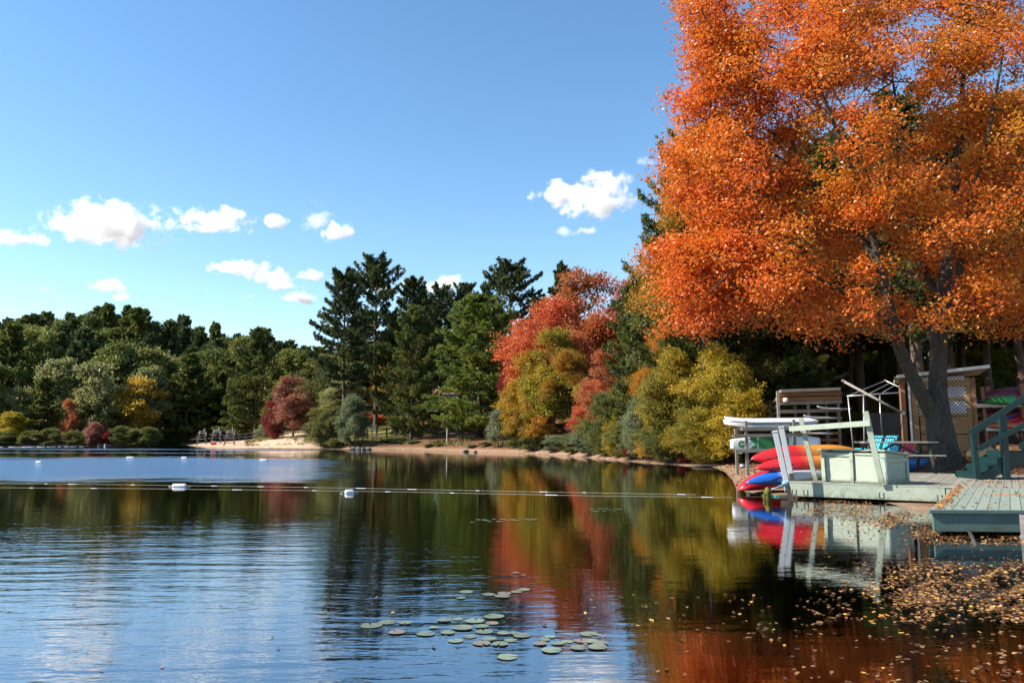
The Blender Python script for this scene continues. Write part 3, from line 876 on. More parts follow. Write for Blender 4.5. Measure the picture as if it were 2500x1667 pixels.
# ---------------- the stand of pines and autumn trees in the middle
mid = [
    ('tall_pine0', 836, 90, 672, 165, 'pine_dark', 'tall dark pine with a bare leaning trunk, left end of the lakeside stand', 'pine_tree'),
    ('tall_pine1', 917, 96, 640, 175, 'pine_dark', 'tallest dark pine of the lakeside stand, its crown against the clouds', 'pine_tree'),
    ('tall_pine0', 1008, 100, 690, 150, 'pine_dark', 'dark pine with a narrow forked top behind the spreading green pine', 'pine_tree'),
    ('broad_pine0', 1004, 86, 752, 175, 'pine', 'green pine with wide drooping boughs over the picnic ground', 'pine_tree'),
    ('broad_pine1', 960, 93, 770, 130, 'pine', 'slim green pine just behind the drooping one', 'pine_tree'),
    ('broad_pine0', 1170, 80, 728, 310, 'pine_green', 'big bushy bright green pine above the picnic tables', 'pine_tree'),
    ('tall_pine1', 1075, 106, 706, 130, 'pine_dark', 'dark pine crown under the small white cloud', 'pine_tree'),
    ('tall_pine0', 1130, 108, 700, 130, 'pine_dark', 'dark pine in the back row right of the small white cloud', 'pine_tree'),
    ('broad_pine1', 1185, 110, 690, 120, 'pine_dark', 'dark pine in the back row behind the bright green pine', 'pine_tree'),
    ('tall_pine1', 1252, 98, 652, 190, 'pine_dark', 'broad dark pine top rising right behind the bright green pine', 'pine_tree'),
    ('hill_pine1', 1376, 100, 655, 130, 'pine_dark', 'round-topped dark pine between the broad pine and the orange maple', 'pine_tree'),
    ('hill_pine0', 1318, 104, 735, 120, 'pine_dark', 'low dark pine behind the red maple', 'pine_tree'),
    ('tall_pine1', 1040, 114, 740, 140, 'pine_dark', 'dark pine deep in the stand behind the forked top', 'pine_tree'),
    ('tall_pine0', 880, 110, 770, 140, 'pine', 'green pine deep in the stand between the two tall pines', 'pine_tree'),
    ('maple0', 1338, 70, 718, 250, 'red', 'bright red maple beside the big green pine', 'broadleaf_tree'),
    ('maple1', 1455, 80, 655, 260, 'rust', 'rusty orange maple whose top stands against the sky', 'broadleaf_tree'),
    ('maple0', 1555, 84, 672, 200, 'rust', 'second rusty maple, half hidden by the great orange maple', 'broadleaf_tree'),
    ('maple1', 1345, 64, 795, 160, 'yellow_green', 'yellow and green maple hanging over the shore', 'broadleaf_tree'),
    ('maple0', 1395, 66, 800, 150, 'rust', 'low rusty maple between the red maple and the salmon coloured one', 'broadleaf_tree'),
    ('maple0', 1298, 66, 850, 150, 'yellow', 'bright yellow maple leaning out left of the yellow and green maple', 'broadleaf_tree'),
    ('near_maple', 1390, 62, 850, 140, 'gold', 'amber maple right of the yellow and green maple', 'broadleaf_tree'),
    ('small_tree', 1430, 57, 930, 100, 'bush_mix', 'small mixed orange and green tree at the left end of the thicket', 'broadleaf_tree'),
    ('maple1', 1268, 65, 925, 95, 'yellow', 'low yellow boughs of a small maple left of the yellow and green maple', 'broadleaf_tree'),
    ('small_tree', 1308, 60, 975, 110, 'gold', 'small golden tree above the shore beside the green bush', 'broadleaf_tree'),
    ('small_tree', 1258, 72, 840, 80, 'crimson', 'dark crimson tree in the shade of the big green pine', 'broadleaf_tree'),
    ('maple1', 1472, 55, 848, 125, 'rust', 'small salmon coloured maple in front of the near pine', 'broadleaf_tree'),
    ('small_tree', 1420, 54, 985, 70, 'red', 'low red sapling between the yellow maple and the olive bush', 'broadleaf_tree'),
    ('maple0', 1560, 52, 858, 150, 'oak_green', 'shadowed olive tree below the near pine', 'broadleaf_tree'),
    ('broad_pine0', 1575, 49, 690, 255, 'pine', 'green pine with long fluffy boughs between the rusty maples and the great orange maple', 'pine_tree'),
    ('maple1', 985, 106, 800, 120, 'yellow', 'yellow maple glimpsed between the pines', 'broadleaf_tree'),
    ('maple0', 950, 104, 905, 95, 'gold', 'amber tree glimpsed low between the pine trunks', 'broadleaf_tree'),
    ('maple1', 770, 112, 862, 130, 'olive', 'olive broadleaf tree left of the tall leaning pine', 'broadleaf_tree'),
    ('maple0', 732, 118, 895, 95, 'oak_green', 'green broadleaf tree behind the russet beach tree', 'broadleaf_tree'),
    ('maple1', 830, 104, 905, 110, 'oak_pale', 'pale green tree behind the trunk of the tall leaning pine', 'broadleaf_tree'),
    ('small_tree', 905, 100, 1005, 110, 'rust', 'reddish low tree behind the shore pines', 'broadleaf_tree'),
    ('maple1', 715, 95, 916, 104, 'russet', 'round russet tree standing alone above the beach', 'broadleaf_tree'),
]
for k_, px, D, top, wd, lf, lab, nm in mid:
    plant(k_, px, D, top, wd, lf, lab, name=nm)
shr = [
    ('shrub0', 668, 97, 978, 60, 'crimson', 'dark red bush beside the russet beach tree', None),
    ('shrub0', 790, 81, 995, 100, 'olive', 'rounded olive bush at the end of the beach', None),
    ('shrub1', 862, 80, 965, 85, 'willow', 'grey-green willow bush next to the rounded olive bush', None),
    ('shrub0', 825, 84, 1015, 80, 'olive', 'low olive bush behind the willow bush', None),
    ('shrub1', 1222, 69, 1000, 78, 'willow', 'leafy grey-green bush below the yellow maple', None),
    ('shrub0', 1262, 67, 1035, 70, 'oak_green', 'dark green bush right of the leafy grey-green bush', None),
    ('shrub0', 1300, 63, 1052, 75, 'oak_green', 'dark low bush under the yellow boughs on the bank', None),
    ('shrub0', 1352, 59.5, 1062, 70, 'willow', 'grey low bush under the yellow and green maple', None),
    ('shrub0', 1400, 55, 1058, 80, 'olive', 'low olive bush at the left foot of the thicket', None),
    ('near_shrub0', 1482, 48, 955, 135, 'olive', 'olive bush in the middle of the thicket on the bank', None),
    ('near_shrub0', 1445, 51, 1040, 110, 'willow', 'low grey bush at the left end of the thicket on the bank', None),
    ('near_shrub1', 1585, 43, 930, 125, 'willow', 'grey-green bush in the thicket on the bank', None),
    ('near_shrub0', 1545, 42, 1020, 120, 'olive', 'low olive bush overhanging the water in the thicket', None),
    ('near_shrub1', 1668, 39, 850, 190, 'bush_mix', 'tall yellow and orange bush in the thicket on the bank', None),
    ('near_shrub1', 1760, 38, 838, 190, 'yellow_green', 'tall yellow-green bush behind the paddleboard rack', None),
    ('near_shrub0', 1860, 43, 852, 190, 'olive', 'olive bush left of the roofed board rack', None),
    ('near_shrub0', 1640, 37, 985, 170, 'olive', 'low olive bush at the front of the thicket', None),
    ('near_shrub0', 1725, 36.5, 990, 150, 'bush_mix', 'low golden bush beside the paddleboard rack', None),
    ('near_maple', 1640, 45, 800, 190, 'gold', 'golden tree rising behind the thicket on the bank', None),
    ('near_shrub0', 1690, 41, 930, 180, 'bush_mix', 'amber bush in the middle of the tall yellow bushes', None),
    ('near_shrub1', 1600, 39.5, 1000, 110, 'bush_mix', 'small orange-tinged bush at the front of the thicket', None),
    ('near_shrub1', 1800, 41, 900, 150, 'oak_green', 'green bush between the tall yellow-green bush and the roofed rack', None),
    ('near_shrub0', 1515, 45, 1010, 110, 'yellow_green', 'yellow-green bush low in the thicket, left of its middle', None),
    ('near_maple', 1835, 46, 800, 230, 'oak_green', 'tall green tree over the roofed board rack', None),
    ('shrub0', 1560, 40.5, 1085, 80, 'crimson', 'dark red shrub at the foot of the thicket, nearest the yellow maple', None),
    ('shrub0', 1620, 37.5, 1080, 90, 'russet', 'russet shrub at the foot of the thicket', None),
    ('shrub0', 1685, 35.5, 1078, 90, 'crimson', 'crimson shrub hanging to the water at the foot of the thicket', None),
    ('shrub0', 1738, 35.0, 1085, 70, 'olive', 'small olive shrub beside the foot of the paddleboard rack', None),
    ('shrub0', 1012, 82, 1074, 42, 'willow', 'pale sage clump on the bank below the drooping pine', None),
    ('shrub0', 1048, 77.5, 1082, 38, 'willow', 'small pale clump on the bank below the lone picnic table', None),
    ('shrub0', 1074, 76.5, 1080, 30, 'olive', 'tiny olive clump on the bank below the grey post', None),
    ('shrub0', 938, 84, 1076, 45, 'oak_green', 'dark low clump on the bank below the split rail fence', None),
    ('shrub0', 972, 83, 1084, 40, 'olive', 'olive clump close to the water below the split rail fence', None),
    ('shrub0', 1152, 72, 1084, 40, 'willow', 'pale clump on the bank below the right picnic tables', None),
    ('shrub0', 1190, 71, 1078, 44, 'olive', 'olive clump on the bank left of the leafy grey-green bush', None),
    ('shrub0', 648, 104, 1036, 50, 'willow', 'pale low bush under the beach fence', None),
]
for k_, px, D, top, wd, lf, lab, g in shr:
    plant(k_, px, D, top, wd, lf, lab, 'tree' if 'maple' in k_ else 'bush', 'broadleaf_tree' if 'maple' in k_ else 'shrub')

# ---------------- the near pine, the golden maple and the wood behind the boat yard
plant('near_pine', 1715, 44, 350, 380, 'pine', 'large near pine with long boughs showing left of the great orange maple', name='pine_tree', rot=.8)
plant('near_maple', 1725, 40, 400, 390, 'gold', 'golden maple showing yellow leaves along the left edge of the great orange maple', name='broadleaf_tree')
plant('near_pine', 1960, 41, 858, 230, 'pine', 'low pine sapling spreading behind the roofed board rack', name='pine_tree', rot=2.0)
rng = np.random.default_rng(31)
wood = [(1700, 52, 560), (1775, 56, 520), (1840, 50, 470), (1868, 46, 420), (1932, 47, 400), (1985, 52, 380), (2018, 44, 360), (2075, 49, 330), (2110, 46, 350), (2165, 52, 300), (2205, 44, 300), (2247, 37, 240), (2332, 42, 300),
        (2362, 47, 330), (2425, 43, 260), (2468, 52, 300), (2496, 40, 250), (2560, 46, 240), (2630, 42, 240), (2390, 58, 340), (2290, 60, 340), (2135, 62, 380), (2050, 64, 400), (1960, 66, 430), (1890, 70, 470), (1810, 72, 520), (2520, 62, 340), (2600, 58, 300), (2440, 70, 380), (2230, 72, 400), (2700, 50, 300), (2340, 76, 400)]
def wood_place(px, D):
    w_ = 'behind the thicket' if px < 1890 else ('above the roofed board rack and the tube frame' if px < 2150 else ('right behind the lattice shed' if px < 2385 else 'behind the kayak rack and the stairs'))
    if D > 55: w_ = 'far back ' + w_
    return w_, 'pines ' + w_
for i, (px, D, top) in enumerate(wood):
    big = px == 2247
    plant('wood_pine', px, D, top, rng.uniform(7, 9) * FPX / D, 'pine_dark' if i % 3 else 'pine',
          'thick pine trunk lit on its left side, just left of the great orange maple trunk' if big else 'dark pine trunk ' + wood_place(px, D)[0],
          name='pine_tree', group=None if big else wood_place(px, D)[1])
for i, (px, D, top, lf) in enumerate([(1905, 60, 830, 'gold'), (2000, 58, 860, 'yellow_green'), (2150, 56, 850, 'yellow'), (2120, 66, 900, 'gold'), (2385, 52, 850, 'yellow_green'), (2420, 64, 830, 'yellow_green'), (2300, 68, 880, 'yellow'), (2480, 58, 850, 'olive'), (2060, 48, 960, 'yellow_green'), (2560, 50, 860, 'yellow_green'), (1830, 64, 860, 'gold')]):
    word = {'gold': 'amber', 'yellow_green': 'yellow-green', 'yellow': 'yellow', 'bright_gold': 'golden', 'olive': 'olive'}[lf]
    plant('small_tree' if i % 2 else 'maple1', px, D, top, rng.uniform(5, 7.5) * FPX / D, lf, '%s sapling among the dark trunks of the wood behind the boat yard' % word, name='broadleaf_tree', group='%s saplings in the wood behind the boat yard' % word)

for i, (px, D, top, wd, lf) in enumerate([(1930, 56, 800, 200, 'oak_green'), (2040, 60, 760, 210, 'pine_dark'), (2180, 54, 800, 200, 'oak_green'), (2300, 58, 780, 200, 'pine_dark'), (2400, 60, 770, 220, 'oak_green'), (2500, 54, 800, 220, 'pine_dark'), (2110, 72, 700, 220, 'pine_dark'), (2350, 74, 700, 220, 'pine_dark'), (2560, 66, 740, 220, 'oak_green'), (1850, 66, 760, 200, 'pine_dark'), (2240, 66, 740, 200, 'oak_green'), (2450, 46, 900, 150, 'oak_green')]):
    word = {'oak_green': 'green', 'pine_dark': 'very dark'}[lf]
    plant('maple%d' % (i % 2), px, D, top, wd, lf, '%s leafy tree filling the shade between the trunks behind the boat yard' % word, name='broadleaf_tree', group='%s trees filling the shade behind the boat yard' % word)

# ---------------- the great orange maple
def great_maple():
    rng = np.random.default_rng(5)
    D0 = 25.4
    def limb(pts):
        P = [W(a, b, D0 + dd) for a, b, dd, r in pts]
        return P, [r for *_, r in pts]
    base = W(2312, 1146, D0)
    zg = zt(base[0], base[1])
    sk = Skel(r0=.0095, power=.43)
    P, R = limb([(2316, 1160, 0, .66), (2312, 1138, 0, .56), (2303, 1100, 0, .47), (2297, 1060, 0, .43), (2290, 1015, 0, .40), (2289, 960, 0, .30), (2290, 900, 0, .275), (2292, 840, 0, .265), (2296, 780, 0, .255),
                 (2302, 715, 0.1, .235), (2312, 640, .2, .20), (2325, 540, .3, .165), (2336, 430, .5, .13), (2345, 310, .6, .10), (2352, 180, .7, .075), (2358, 40, .8, .05), (2362, -90, .9, .03)])
    sk.limb(P, R)
    def off(start, pts):
        P, R = limb(pts); sk.limb(P, R, parent=start)
    off(4, [(2262, 985, -.1, .25), (2238, 940, -.2, .225), (2215, 895, -.3, .21), (2196, 850, -.4, .20), (2180, 795, -.5, .185), (2168, 735, -.6, .165), (2150, 650, -.8, .14), (2122, 545, -1.0, .115), (2085, 430, -1.2, .09), (2040, 310, -1.5, .065), (1990, 190, -1.8, .04)])
    off(8, [(2318, 735, -.2, .15), (2338, 680, -.5, .13), (2352, 610, -.8, .11), (2368, 520, -1.1, .09), (2395, 400, -1.5, .07), (2425, 270, -1.8, .05), (2450, 120, -2, .03)])
    off(7, [(2270, 800, .3, .11), (2238, 785, .6, .095), (2200, 765, 1.0, .08), (2150, 720, 1.6, .065), (2080, 650, 2.4, .05)])
    off(9, [(2270, 690, .8, .12), (2245, 620, 1.6, .10), (2225, 500, 2.4, .08), (2205, 360, 3.0, .06), (2180, 200, 3.3, .04), (2165, 60, 3.5, .025)])
    off(21, [(2100, 740, -1.2, .07), (2020, 690, -2.0, .055), (1930, 640, -2.6, .04), (1840, 600, -3.0, .03)])
    off(23, [(2060, 520, -.4, .07), (1980, 440, .2, .055), (1880, 370, .6, .04), (1790, 300, .8, .028)])
    off(11, [(2380, 600, 1.0, .08), (2450, 540, 2.0, .06), (2540, 470, 3.0, .045)])
    # crown: overlapping masses (photo centre, radii in photo px, depth offset, depth radius in m)
    L = [(2150, 330, 420, 330, 0, 6.0, 3.0), (1825, 285, 225, 215, .5, 4.5, 1.7), (1690, 350, 95, 70, .3, 2.6, .35), (1760, 130, 130, 115, 1.0, 3.0, .6), (1790, -10, 140, 110, 1.2, 3.0, .6), (1930, 60, 240, 200, .5, 5.0, 1.3), (1735, 455, 150, 110, 0, 3.5, .7), (1710, 690, 150, 95, -1.2, 3.0, .8), (1640, 655, 100, 60, -.6, 2.2, .45), (1700, 780, 110, 55, -.6, 2.0, .3),
         (1900, 560, 260, 150, -1.5, 4.2, 1.3), (1905, 720, 220, 85, -1.5, 3.5, .8), (2110, 680, 230, 110, -1.5, 4.0, .9), (2030, 790, 110, 50, -2.0, 2.0, .22), (2400, 480, 290, 240, 0, 5.0, 1.8), (2450, 200, 300, 260, .5, 5.0, 1.6), (2290, 20, 330, 220, .5, 5.0, 1.4),
         (2430, 690, 190, 85, -.5, 4.0, .7), (2330, 745, 70, 60, -1.5, 2.0, .16), (2200, -150, 380, 160, .8, 5.0, 1.2), (2470, 780, 90, 45, .5, 2.5, .16), (1690, 300, 80, 40, .6, 2, .18), (1700, 60, 80, 50, 1, 2, .2), (2640, 420, 200, 330, 0, 4.5, 1.0)]
    Wt = np.array([q[6] for q in L]); Wt /= Wt.sum()
    S0 = np.array(sk.P)[6:]
    A, TI = [], []
    nb_ = 640
    while nb_ > 0:
        q = L[rng.choice(len(L), p=Wt)]
        d = unit(rng.normal(0, 1, 3))
        rr = rng.uniform(.12, 1) ** .36 * (rng.uniform(1.05, 1.22) if rng.uniform() < .14 else 1)
        if q[4] + d[1] * rr * q[5] < -1.0 and rng.uniform() < .50: continue        # the side towards the lake is thin, limbs show through
        tip = W(q[0] + d[0] * rr * q[2], q[1] - d[2] * rr * q[3], D0 + q[4] + d[1] * rr * q[5])
        cand = S0[S0[:, 2] < tip[2] + .6]
        if len(cand) == 0: continue
        b0 = cand[np.argmin(np.linalg.norm(cand - tip, axis=1))]
        v = tip - b0; Lv = np.linalg.norm(v)
        if Lv < .5: continue
        nb_ -= 1
        u = v / Lv
        side = unit(np.cross(u, (0, 0, 1.0)) + rng.normal(0, .45, 3)); side = unit(side - u * (side @ u)); upv = np.cross(side, u)
        span = min(Lv, rng.uniform(1.3, 2.8))
        bt = rng.uniform(0, 1)
        m_ = int(4 + span * 2.3)
        for _ in range(m_):
            s_ = rng.uniform(0, 1) ** .8
            wd = span * .40 * (1.05 - .75 * s_)
            lat = rng.uniform(-1, 1) * wd
            pnt = tip - u * span * (1 - s_) * .92 + side * lat + upv * rng.normal(0, .16)
            pnt[2] += .22 * span * math.sin(math.pi * s_) * .5 - .10 * abs(lat) - .12 * s_ ** 2
            A.append(pnt); TI.append(bt)
    A = np.array(A); TI = np.array(TI)
    bx = base[0], base[1]
    ends = sk.attach(A, np.array(bx), rng, step=.7, sag=.08)
    tv, tf = sk.mesh(min_r=.006, k=8)
    h = (A[:, 2] - A[:, 2].min()) / np.ptp(A[:, 2])
    side = (A[:, 0] - A[:, 0].min()) / np.ptp(A[:, 0])
    inner = np.clip(1 - np.linalg.norm((A - A.mean(0)) / A.std(0), axis=1) / 2.2, 0, 1)
    tint = np.clip(.66 - .34 * side + .44 * (TI - .5) - .22 * inner + .10 * rng.normal(0, 1, len(A)), 0, 1)
    V, F, T = cluster_leaves(A, 43, .27, .105, rng, zf=.62, cl_w=.72, tint_field=tint)
    org = np.array((base[0], base[1], zg))
    t = thing('maple_tree', 'great orange maple with a forked grey trunk rising beside the dock', 'tree', org)
    link('trunk', mesh_np('great_maple_trunk', tv - org, [tf], BARK_MAPLE, smooth=True), t)
    link('crown', mesh_np('great_maple_crown', V - org, [F], LEAF['orange'], tint=T), t)
great_maple()
# ------------------------------------------------------------------ the dock, the boat yard and everything on the water
PAINT = surf_mat('pale_green_paint', (.262, .298, .235), rough=.55, vary=.10, scale=3, stretch=(1, 1, 1), bump=.004, bump_scale=30, stain=(.11, .125, .095), stain_amt=.75, stain_scale=7.0, tone=.07, lowdirt=.6)
PAINT_PANEL = surf_mat('worn_pale_green_paint', (.29, .33, .262), rough=.55, vary=.14, scale=4, bump=.004, bump_scale=25, stain=(.52, .58, .50), stain_amt=.55, stain_scale=9.0)
PLANK = surf_mat('deck_planks', (.215, .205, .165), rough=.8, vary=.28, scale=5, stretch=(1, 1, 1), bump=.003, bump_scale=40, stain=(.17, .12, .08), stain_amt=.7, stain_scale=2.2, tone=.13, coords='Object')
PLANK2 = surf_mat('platform_planks', (.215, .255, .205), rough=.75, vary=.20, scale=5, bump=.003, bump_scale=40, stain=(.22, .20, .13), stain_amt=.55, stain_scale=2.5, tone=.10)
FASCIA2 = surf_mat('blue_green_paint', (.070, .118, .108), rough=.5, vary=.12, scale=5, bump=.004, bump_scale=35, stain=(.04, .07, .065), stain_amt=.6, stain_scale=4, lowdirt=.45)
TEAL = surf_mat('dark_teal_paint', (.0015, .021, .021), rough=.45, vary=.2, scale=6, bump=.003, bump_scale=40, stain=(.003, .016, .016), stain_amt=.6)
POSTW = surf_mat('grey_white_post_sleeve', (.36, .375, .39), rough=.45, vary=.06, scale=4, stain=(.30, .31, .31), stain_amt=.4)
DARKWOOD = surf_mat('wet_dark_wood', (.045, .036, .028), rough=.7, vary=.4, scale=4, stretch=(6, 6, .6), bump=.01)
GREYWOOD = surf_mat('weathered_grey_wood', (.20, .18, .155), rough=.85, vary=.28, scale=5, stretch=(.5, 3, 3), bump=.006, stain=(.11, .09, .075), stain_amt=.6, tone=.12)
BROWNWOOD = surf_mat('brown_boards', (.20, .095, .040), rough=.75, vary=.3, scale=5, stretch=(.5, 4, 4), bump=.005, stain=(.08, .04, .02), stain_amt=.6, tone=.15)
REDWOOD = surf_mat('reddish_timber', (.26, .115, .060), rough=.75, vary=.28, scale=5, stretch=(4, 4, .4), bump=.005, stain=(.12, .05, .03), stain_amt=.5)
PLY = surf_mat('plywood', (.30, .165, .065), rough=.7, vary=.25, scale=2.5, stretch=(.6, 1, 3.5), bump=.003, stain=(.16, .08, .03), stain_amt=.5, stain_scale=1.6)
LATTICE = surf_mat('white_plastic_lattice', (.62, .60, .63), rough=.5, vary=.05)
WHITEP = surf_mat('white_paint', (.72, .70, .66), rough=.5, vary=.08, scale=5, stain=(.42, .38, .33), stain_amt=.45)
WHITEGEL = surf_mat('white_gelcoat', (.74, .76, .78), rough=.22, spec=.5, vary=.04, scale=3, coat=.3)
GREYGEL = surf_mat('silver_grey_gelcoat', (.50, .52, .55), rough=.25, spec=.5, vary=.06, scale=3, coat=.3)
NAVY = surf_mat('navy_stripe', (.02, .05, .14), rough=.4, vary=.1)
GREENPAD = surf_mat('green_deck_pad', (.030, .185, .062), rough=.6, vary=.12, scale=20)
STEEL = surf_mat('galvanised_steel', (.42, .43, .46), rough=.4, vary=.12, metal=.6)
BLACKTARP = surf_mat('black_tarp', (.012, .013, .018), rough=.6, vary=.3, bump=.02, scale=2)
DARKTABLE = surf_mat('dark_stained_timber', (.030, .024, .020), rough=.7, vary=.3, scale=6, bump=.003)
TABLEWOOD = surf_mat('grey_green_table_planks', (.26, .27, .21), rough=.75, vary=.22, scale=5, stretch=(.5, 3, 3), stain=(.13, .12, .09), stain_amt=.5)
BUOYM = surf_mat('white_buoy_plastic', (.70, .71, .74), rough=.3, spec=.5, vary=.06, scale=8, stain=(.45, .42, .36), stain_amt=.4, stain_scale=12)
ROPEM = surf_mat('pale_rope', (.34, .32, .26), rough=.8, vary=.2, scale=40)
ROPEB = surf_mat('light_blue_rope', (.25, .42, .55), rough=.8, vary=.2, scale=40)
ROCK = surf_mat('grey_rock', (.16, .145, .13), rough=.9, vary=.4, scale=7, bump=.03)
MOSS = surf_mat('mossy_wood', (.13, .115, .018), rough=.95, vary=.5, scale=14, bump=.03, stain=(.03, .022, .012), stain_amt=.8, stain_scale=6)
def plastic(name, col, vary=.06):
    return surf_mat(name, col, rough=.28, spec=.5, vary=vary, scale=3, stain=tuple(min(1, c * .6 + .03) for c in col), stain_amt=.25, stain_scale=7)
TEALP = plastic('teal_plastic', (.010, .20, .155))
CYANP = plastic('cyan_plastic', (.06, .42, .55))
BLUEP = plastic('blue_plastic', (.03, .22, .55))
REDP = plastic('red_plastic', (.52, .018, .022))
GREENP = plastic('green_plastic', (.035, .34, .050))
LIMEP = plastic('light_green_plastic', (.16, .55, .13))
DKREDP = plastic('dark_red_plastic', (.15, .018, .030))
ORANGEP = plastic('orange_plastic', (.62, .115, .025))
TANP = plastic('tan_plastic', (.42, .24, .07))
BLACKG = surf_mat('black_print', (.012, .012, .02), rough=.4, vary=.1)
WHITEG = surf_mat('white_print', (.60, .60, .62), rough=.4, vary=.05)

def gradient_plastic(name, a, b, x0, x1):
    m, n, l, out = new_mat(name)
    tc = n.new('ShaderNodeTexCoord'); sp = n.new('ShaderNodeSeparateXYZ'); l.new(tc.outputs['Object'], sp.inputs[0])
    nz = n.new('ShaderNodeTexNoise'); nz.inputs['Scale'].default_value = 5; l.new(tc.outputs['Object'], nz.inputs['Vector'])
    v = math_node(n, l, 'ADD', sp.outputs[0], math_node(n, l, 'MULTIPLY', math_node(n, l, 'SUBTRACT', nz.outputs['Fac'], .5), .25))
    f = smooth_node(n, l, v, x0, x1)
    mx = n.new('ShaderNodeMixRGB'); mx.inputs[1].default_value = (*a, 1); mx.inputs[2].default_value = (*b, 1); l.new(f, mx.inputs[0])
    mp = n.new('ShaderNodeMapping'); mp.inputs['Scale'].default_value = (3, 14, 14); l.new(tc.outputs['Object'], mp.inputs['Vector'])
    sc_ = n.new('ShaderNodeTexNoise'); sc_.inputs['Scale'].default_value = 4; sc_.inputs['Detail'].default_value = 8; sc_.inputs['Roughness'].default_value = .75; l.new(mp.outputs[0], sc_.inputs['Vector'])
    dk_ = n.new('ShaderNodeMixRGB'); dk_.blend_type = 'MULTIPLY'; dk_.inputs[2].default_value = (.55, .5, .45, 1); l.new(smooth_node(n, l, sc_.outputs['Fac'], .50, .70, 0, .7), dk_.inputs[0]); l.new(mx.outputs[0], dk_.inputs[1]); mx = dk_
    p = n.new('ShaderNodeBsdfPrincipled'); p.inputs['Specular IOR Level'].default_value = .5
    l.new(smooth_node(n, l, sc_.outputs['Fac'], .4, .7, .24, .5), p.inputs['Roughness'])
    l.new(mx.outputs[0], p.inputs['Base Color']); l.new(p.outputs[0], out.inputs['Surface'])
    return m
KRED = gradient_plastic('red_to_orange_plastic', (.60, .020, .026), (.62, .24, .030), 1.15, 1.75)
KBLUE = gradient_plastic('blue_to_white_plastic', (.012, .10, .42), (.50, .52, .56), .75, 1.15)

# ---------------- dock
A2 = G(1928, 1176, .39)[:2]
E1 = np.array((.84, -.54)); E1 /= np.linalg.norm(E1)
E2 = np.array((-E1[1], E1[0]))
ROT1 = math.atan2(E1[1], E1[0])
def dk(t, s):
    return A2 + E1 * t + E2 * s
ZD = .39
deck = thing('dock', 'long pale green wooden dock along the shore, with weathered planks', 'dock', (*A2, 0), ROT1)
def dl(t, s, z): return (t, s, z)           # dock-local coordinates are (t, s, z)
rng = np.random.default_rng(3)
BACK = 7.0
def left_s(t): return max(0.02, -t * 4.9)
i = 0
t0 = -1.36
while t0 < 8.6:
    w = .137
    t1 = t0 + w
    sa, sb = left_s(t0), left_s(t1)
    lo = .12 if t0 > 3.42 else None
    z1 = ZD + rng.uniform(-.003, .003); z0 = z1 - .038
    a0, a1 = (sa, sb) if lo is None else (lo, lo)
    V8 = [(t0, a0, z0), (t1, a1, z0), (t1, BACK, z0), (t0, BACK, z0), (t0, a0, z1), (t1, a1, z1), (t1, BACK, z1), (t0, BACK, z1)]
    # butt joints part-way along, as in any deck
    cut = rng.uniform(2.6, 5.2)
    for (c0, c1) in ((None, cut), (cut + .006, None)):
        q = [list(p) for p in V8]
        for p in q:
            if c0 is not None and p[1] < c0: p[1] = c0
            if c1 is not None and p[1] > c1: p[1] = c1
        if max(p[1] for p in q) - min(p[1] for p in q) < .05: continue
        b = MB(); b.add(q, [(0, 3, 2, 1), (4, 5, 6, 7), (0, 1, 5, 4), (1, 2, 6, 5), (2, 3, 7, 6), (3, 0, 4, 7)])
        b.build('plank', PLANK, deck)
    t0 = t1 + .009
# front boards, a longer one and a second starting a little higher
b = MB(); b.box((1.62, -.02, .375 - .155), (3.26, .045, .31)); b.build('fascia_board', PAINT, deck, bevel=.004)
b = MB(); b.box((3.26 + .45, -.0, .375 - .145), (.90, .045, .285)); b.build('fascia_board', PAINT, deck, bevel=.004)
b = MB(); b.box((1.9, -.012, ZD - .007), (3.85, .075, .024)); b.build('edge_strip', PAINT, deck)
for t_ in (.06, .32, 1.95, 3.10, 3.86):         # metal hangers screwed to the front board
    m = MB(); k = .085
    yb = -.050 if t_ < 3.2 else -.030
    m.box((t_, yb, .155), (.006, .010, .13)); m.box((t_ + k, yb, .155), (.010, .010, .13)); m.box((t_ + k * .5, yb, .093), (k, .010, .010))
    for zz in (.11, .16, .21): m.box((t_ - .012, yb, zz), (.008, .012, .008)); m.box((t_ + k + .012, yb, zz), (.008, .012, .008))
    m.build('bracket', DARKWOOD, deck)
for t_, z_ in ((1.25, .30), (2.05, .31), (2.5, .30), (3.4, .32)):
    m = MB(); m.beam((t_, -.047, z_), (t_ + .07, -.047, z_ - .035), .004, .012); m.build('scratch', DARKWOOD, deck)
le = Vector((-.205, 1.0, 0)).normalized()
b = MB(); b.beam((-.005, .03, .30), (-.005 + le.x * 5.5, .03 + le.y * 5.5, .30), .16, .04, side=(0, 0, 1)); b.build('side_board', GREYWOOD, deck)
for s_ in (1.4, 3.2, 5.0, 6.7):
    b = MB(); b.box((3.6 - .2 * s_ * .2, s_, .25), (10.0 - .3 * s_, .05, .19)); b.build('joist', DARKWOOD, deck)
for t_, s_ in ((.5, .6), (2.3, .6), (4.2, .7), (.3, 3.0), (3.0, 3.0), (6.0, 3.0)):
    b = MB(); b.tube([(t_, s_, -.5), (t_, s_, .33)], .07, 8); b.build('pile', DARKWOOD, deck)

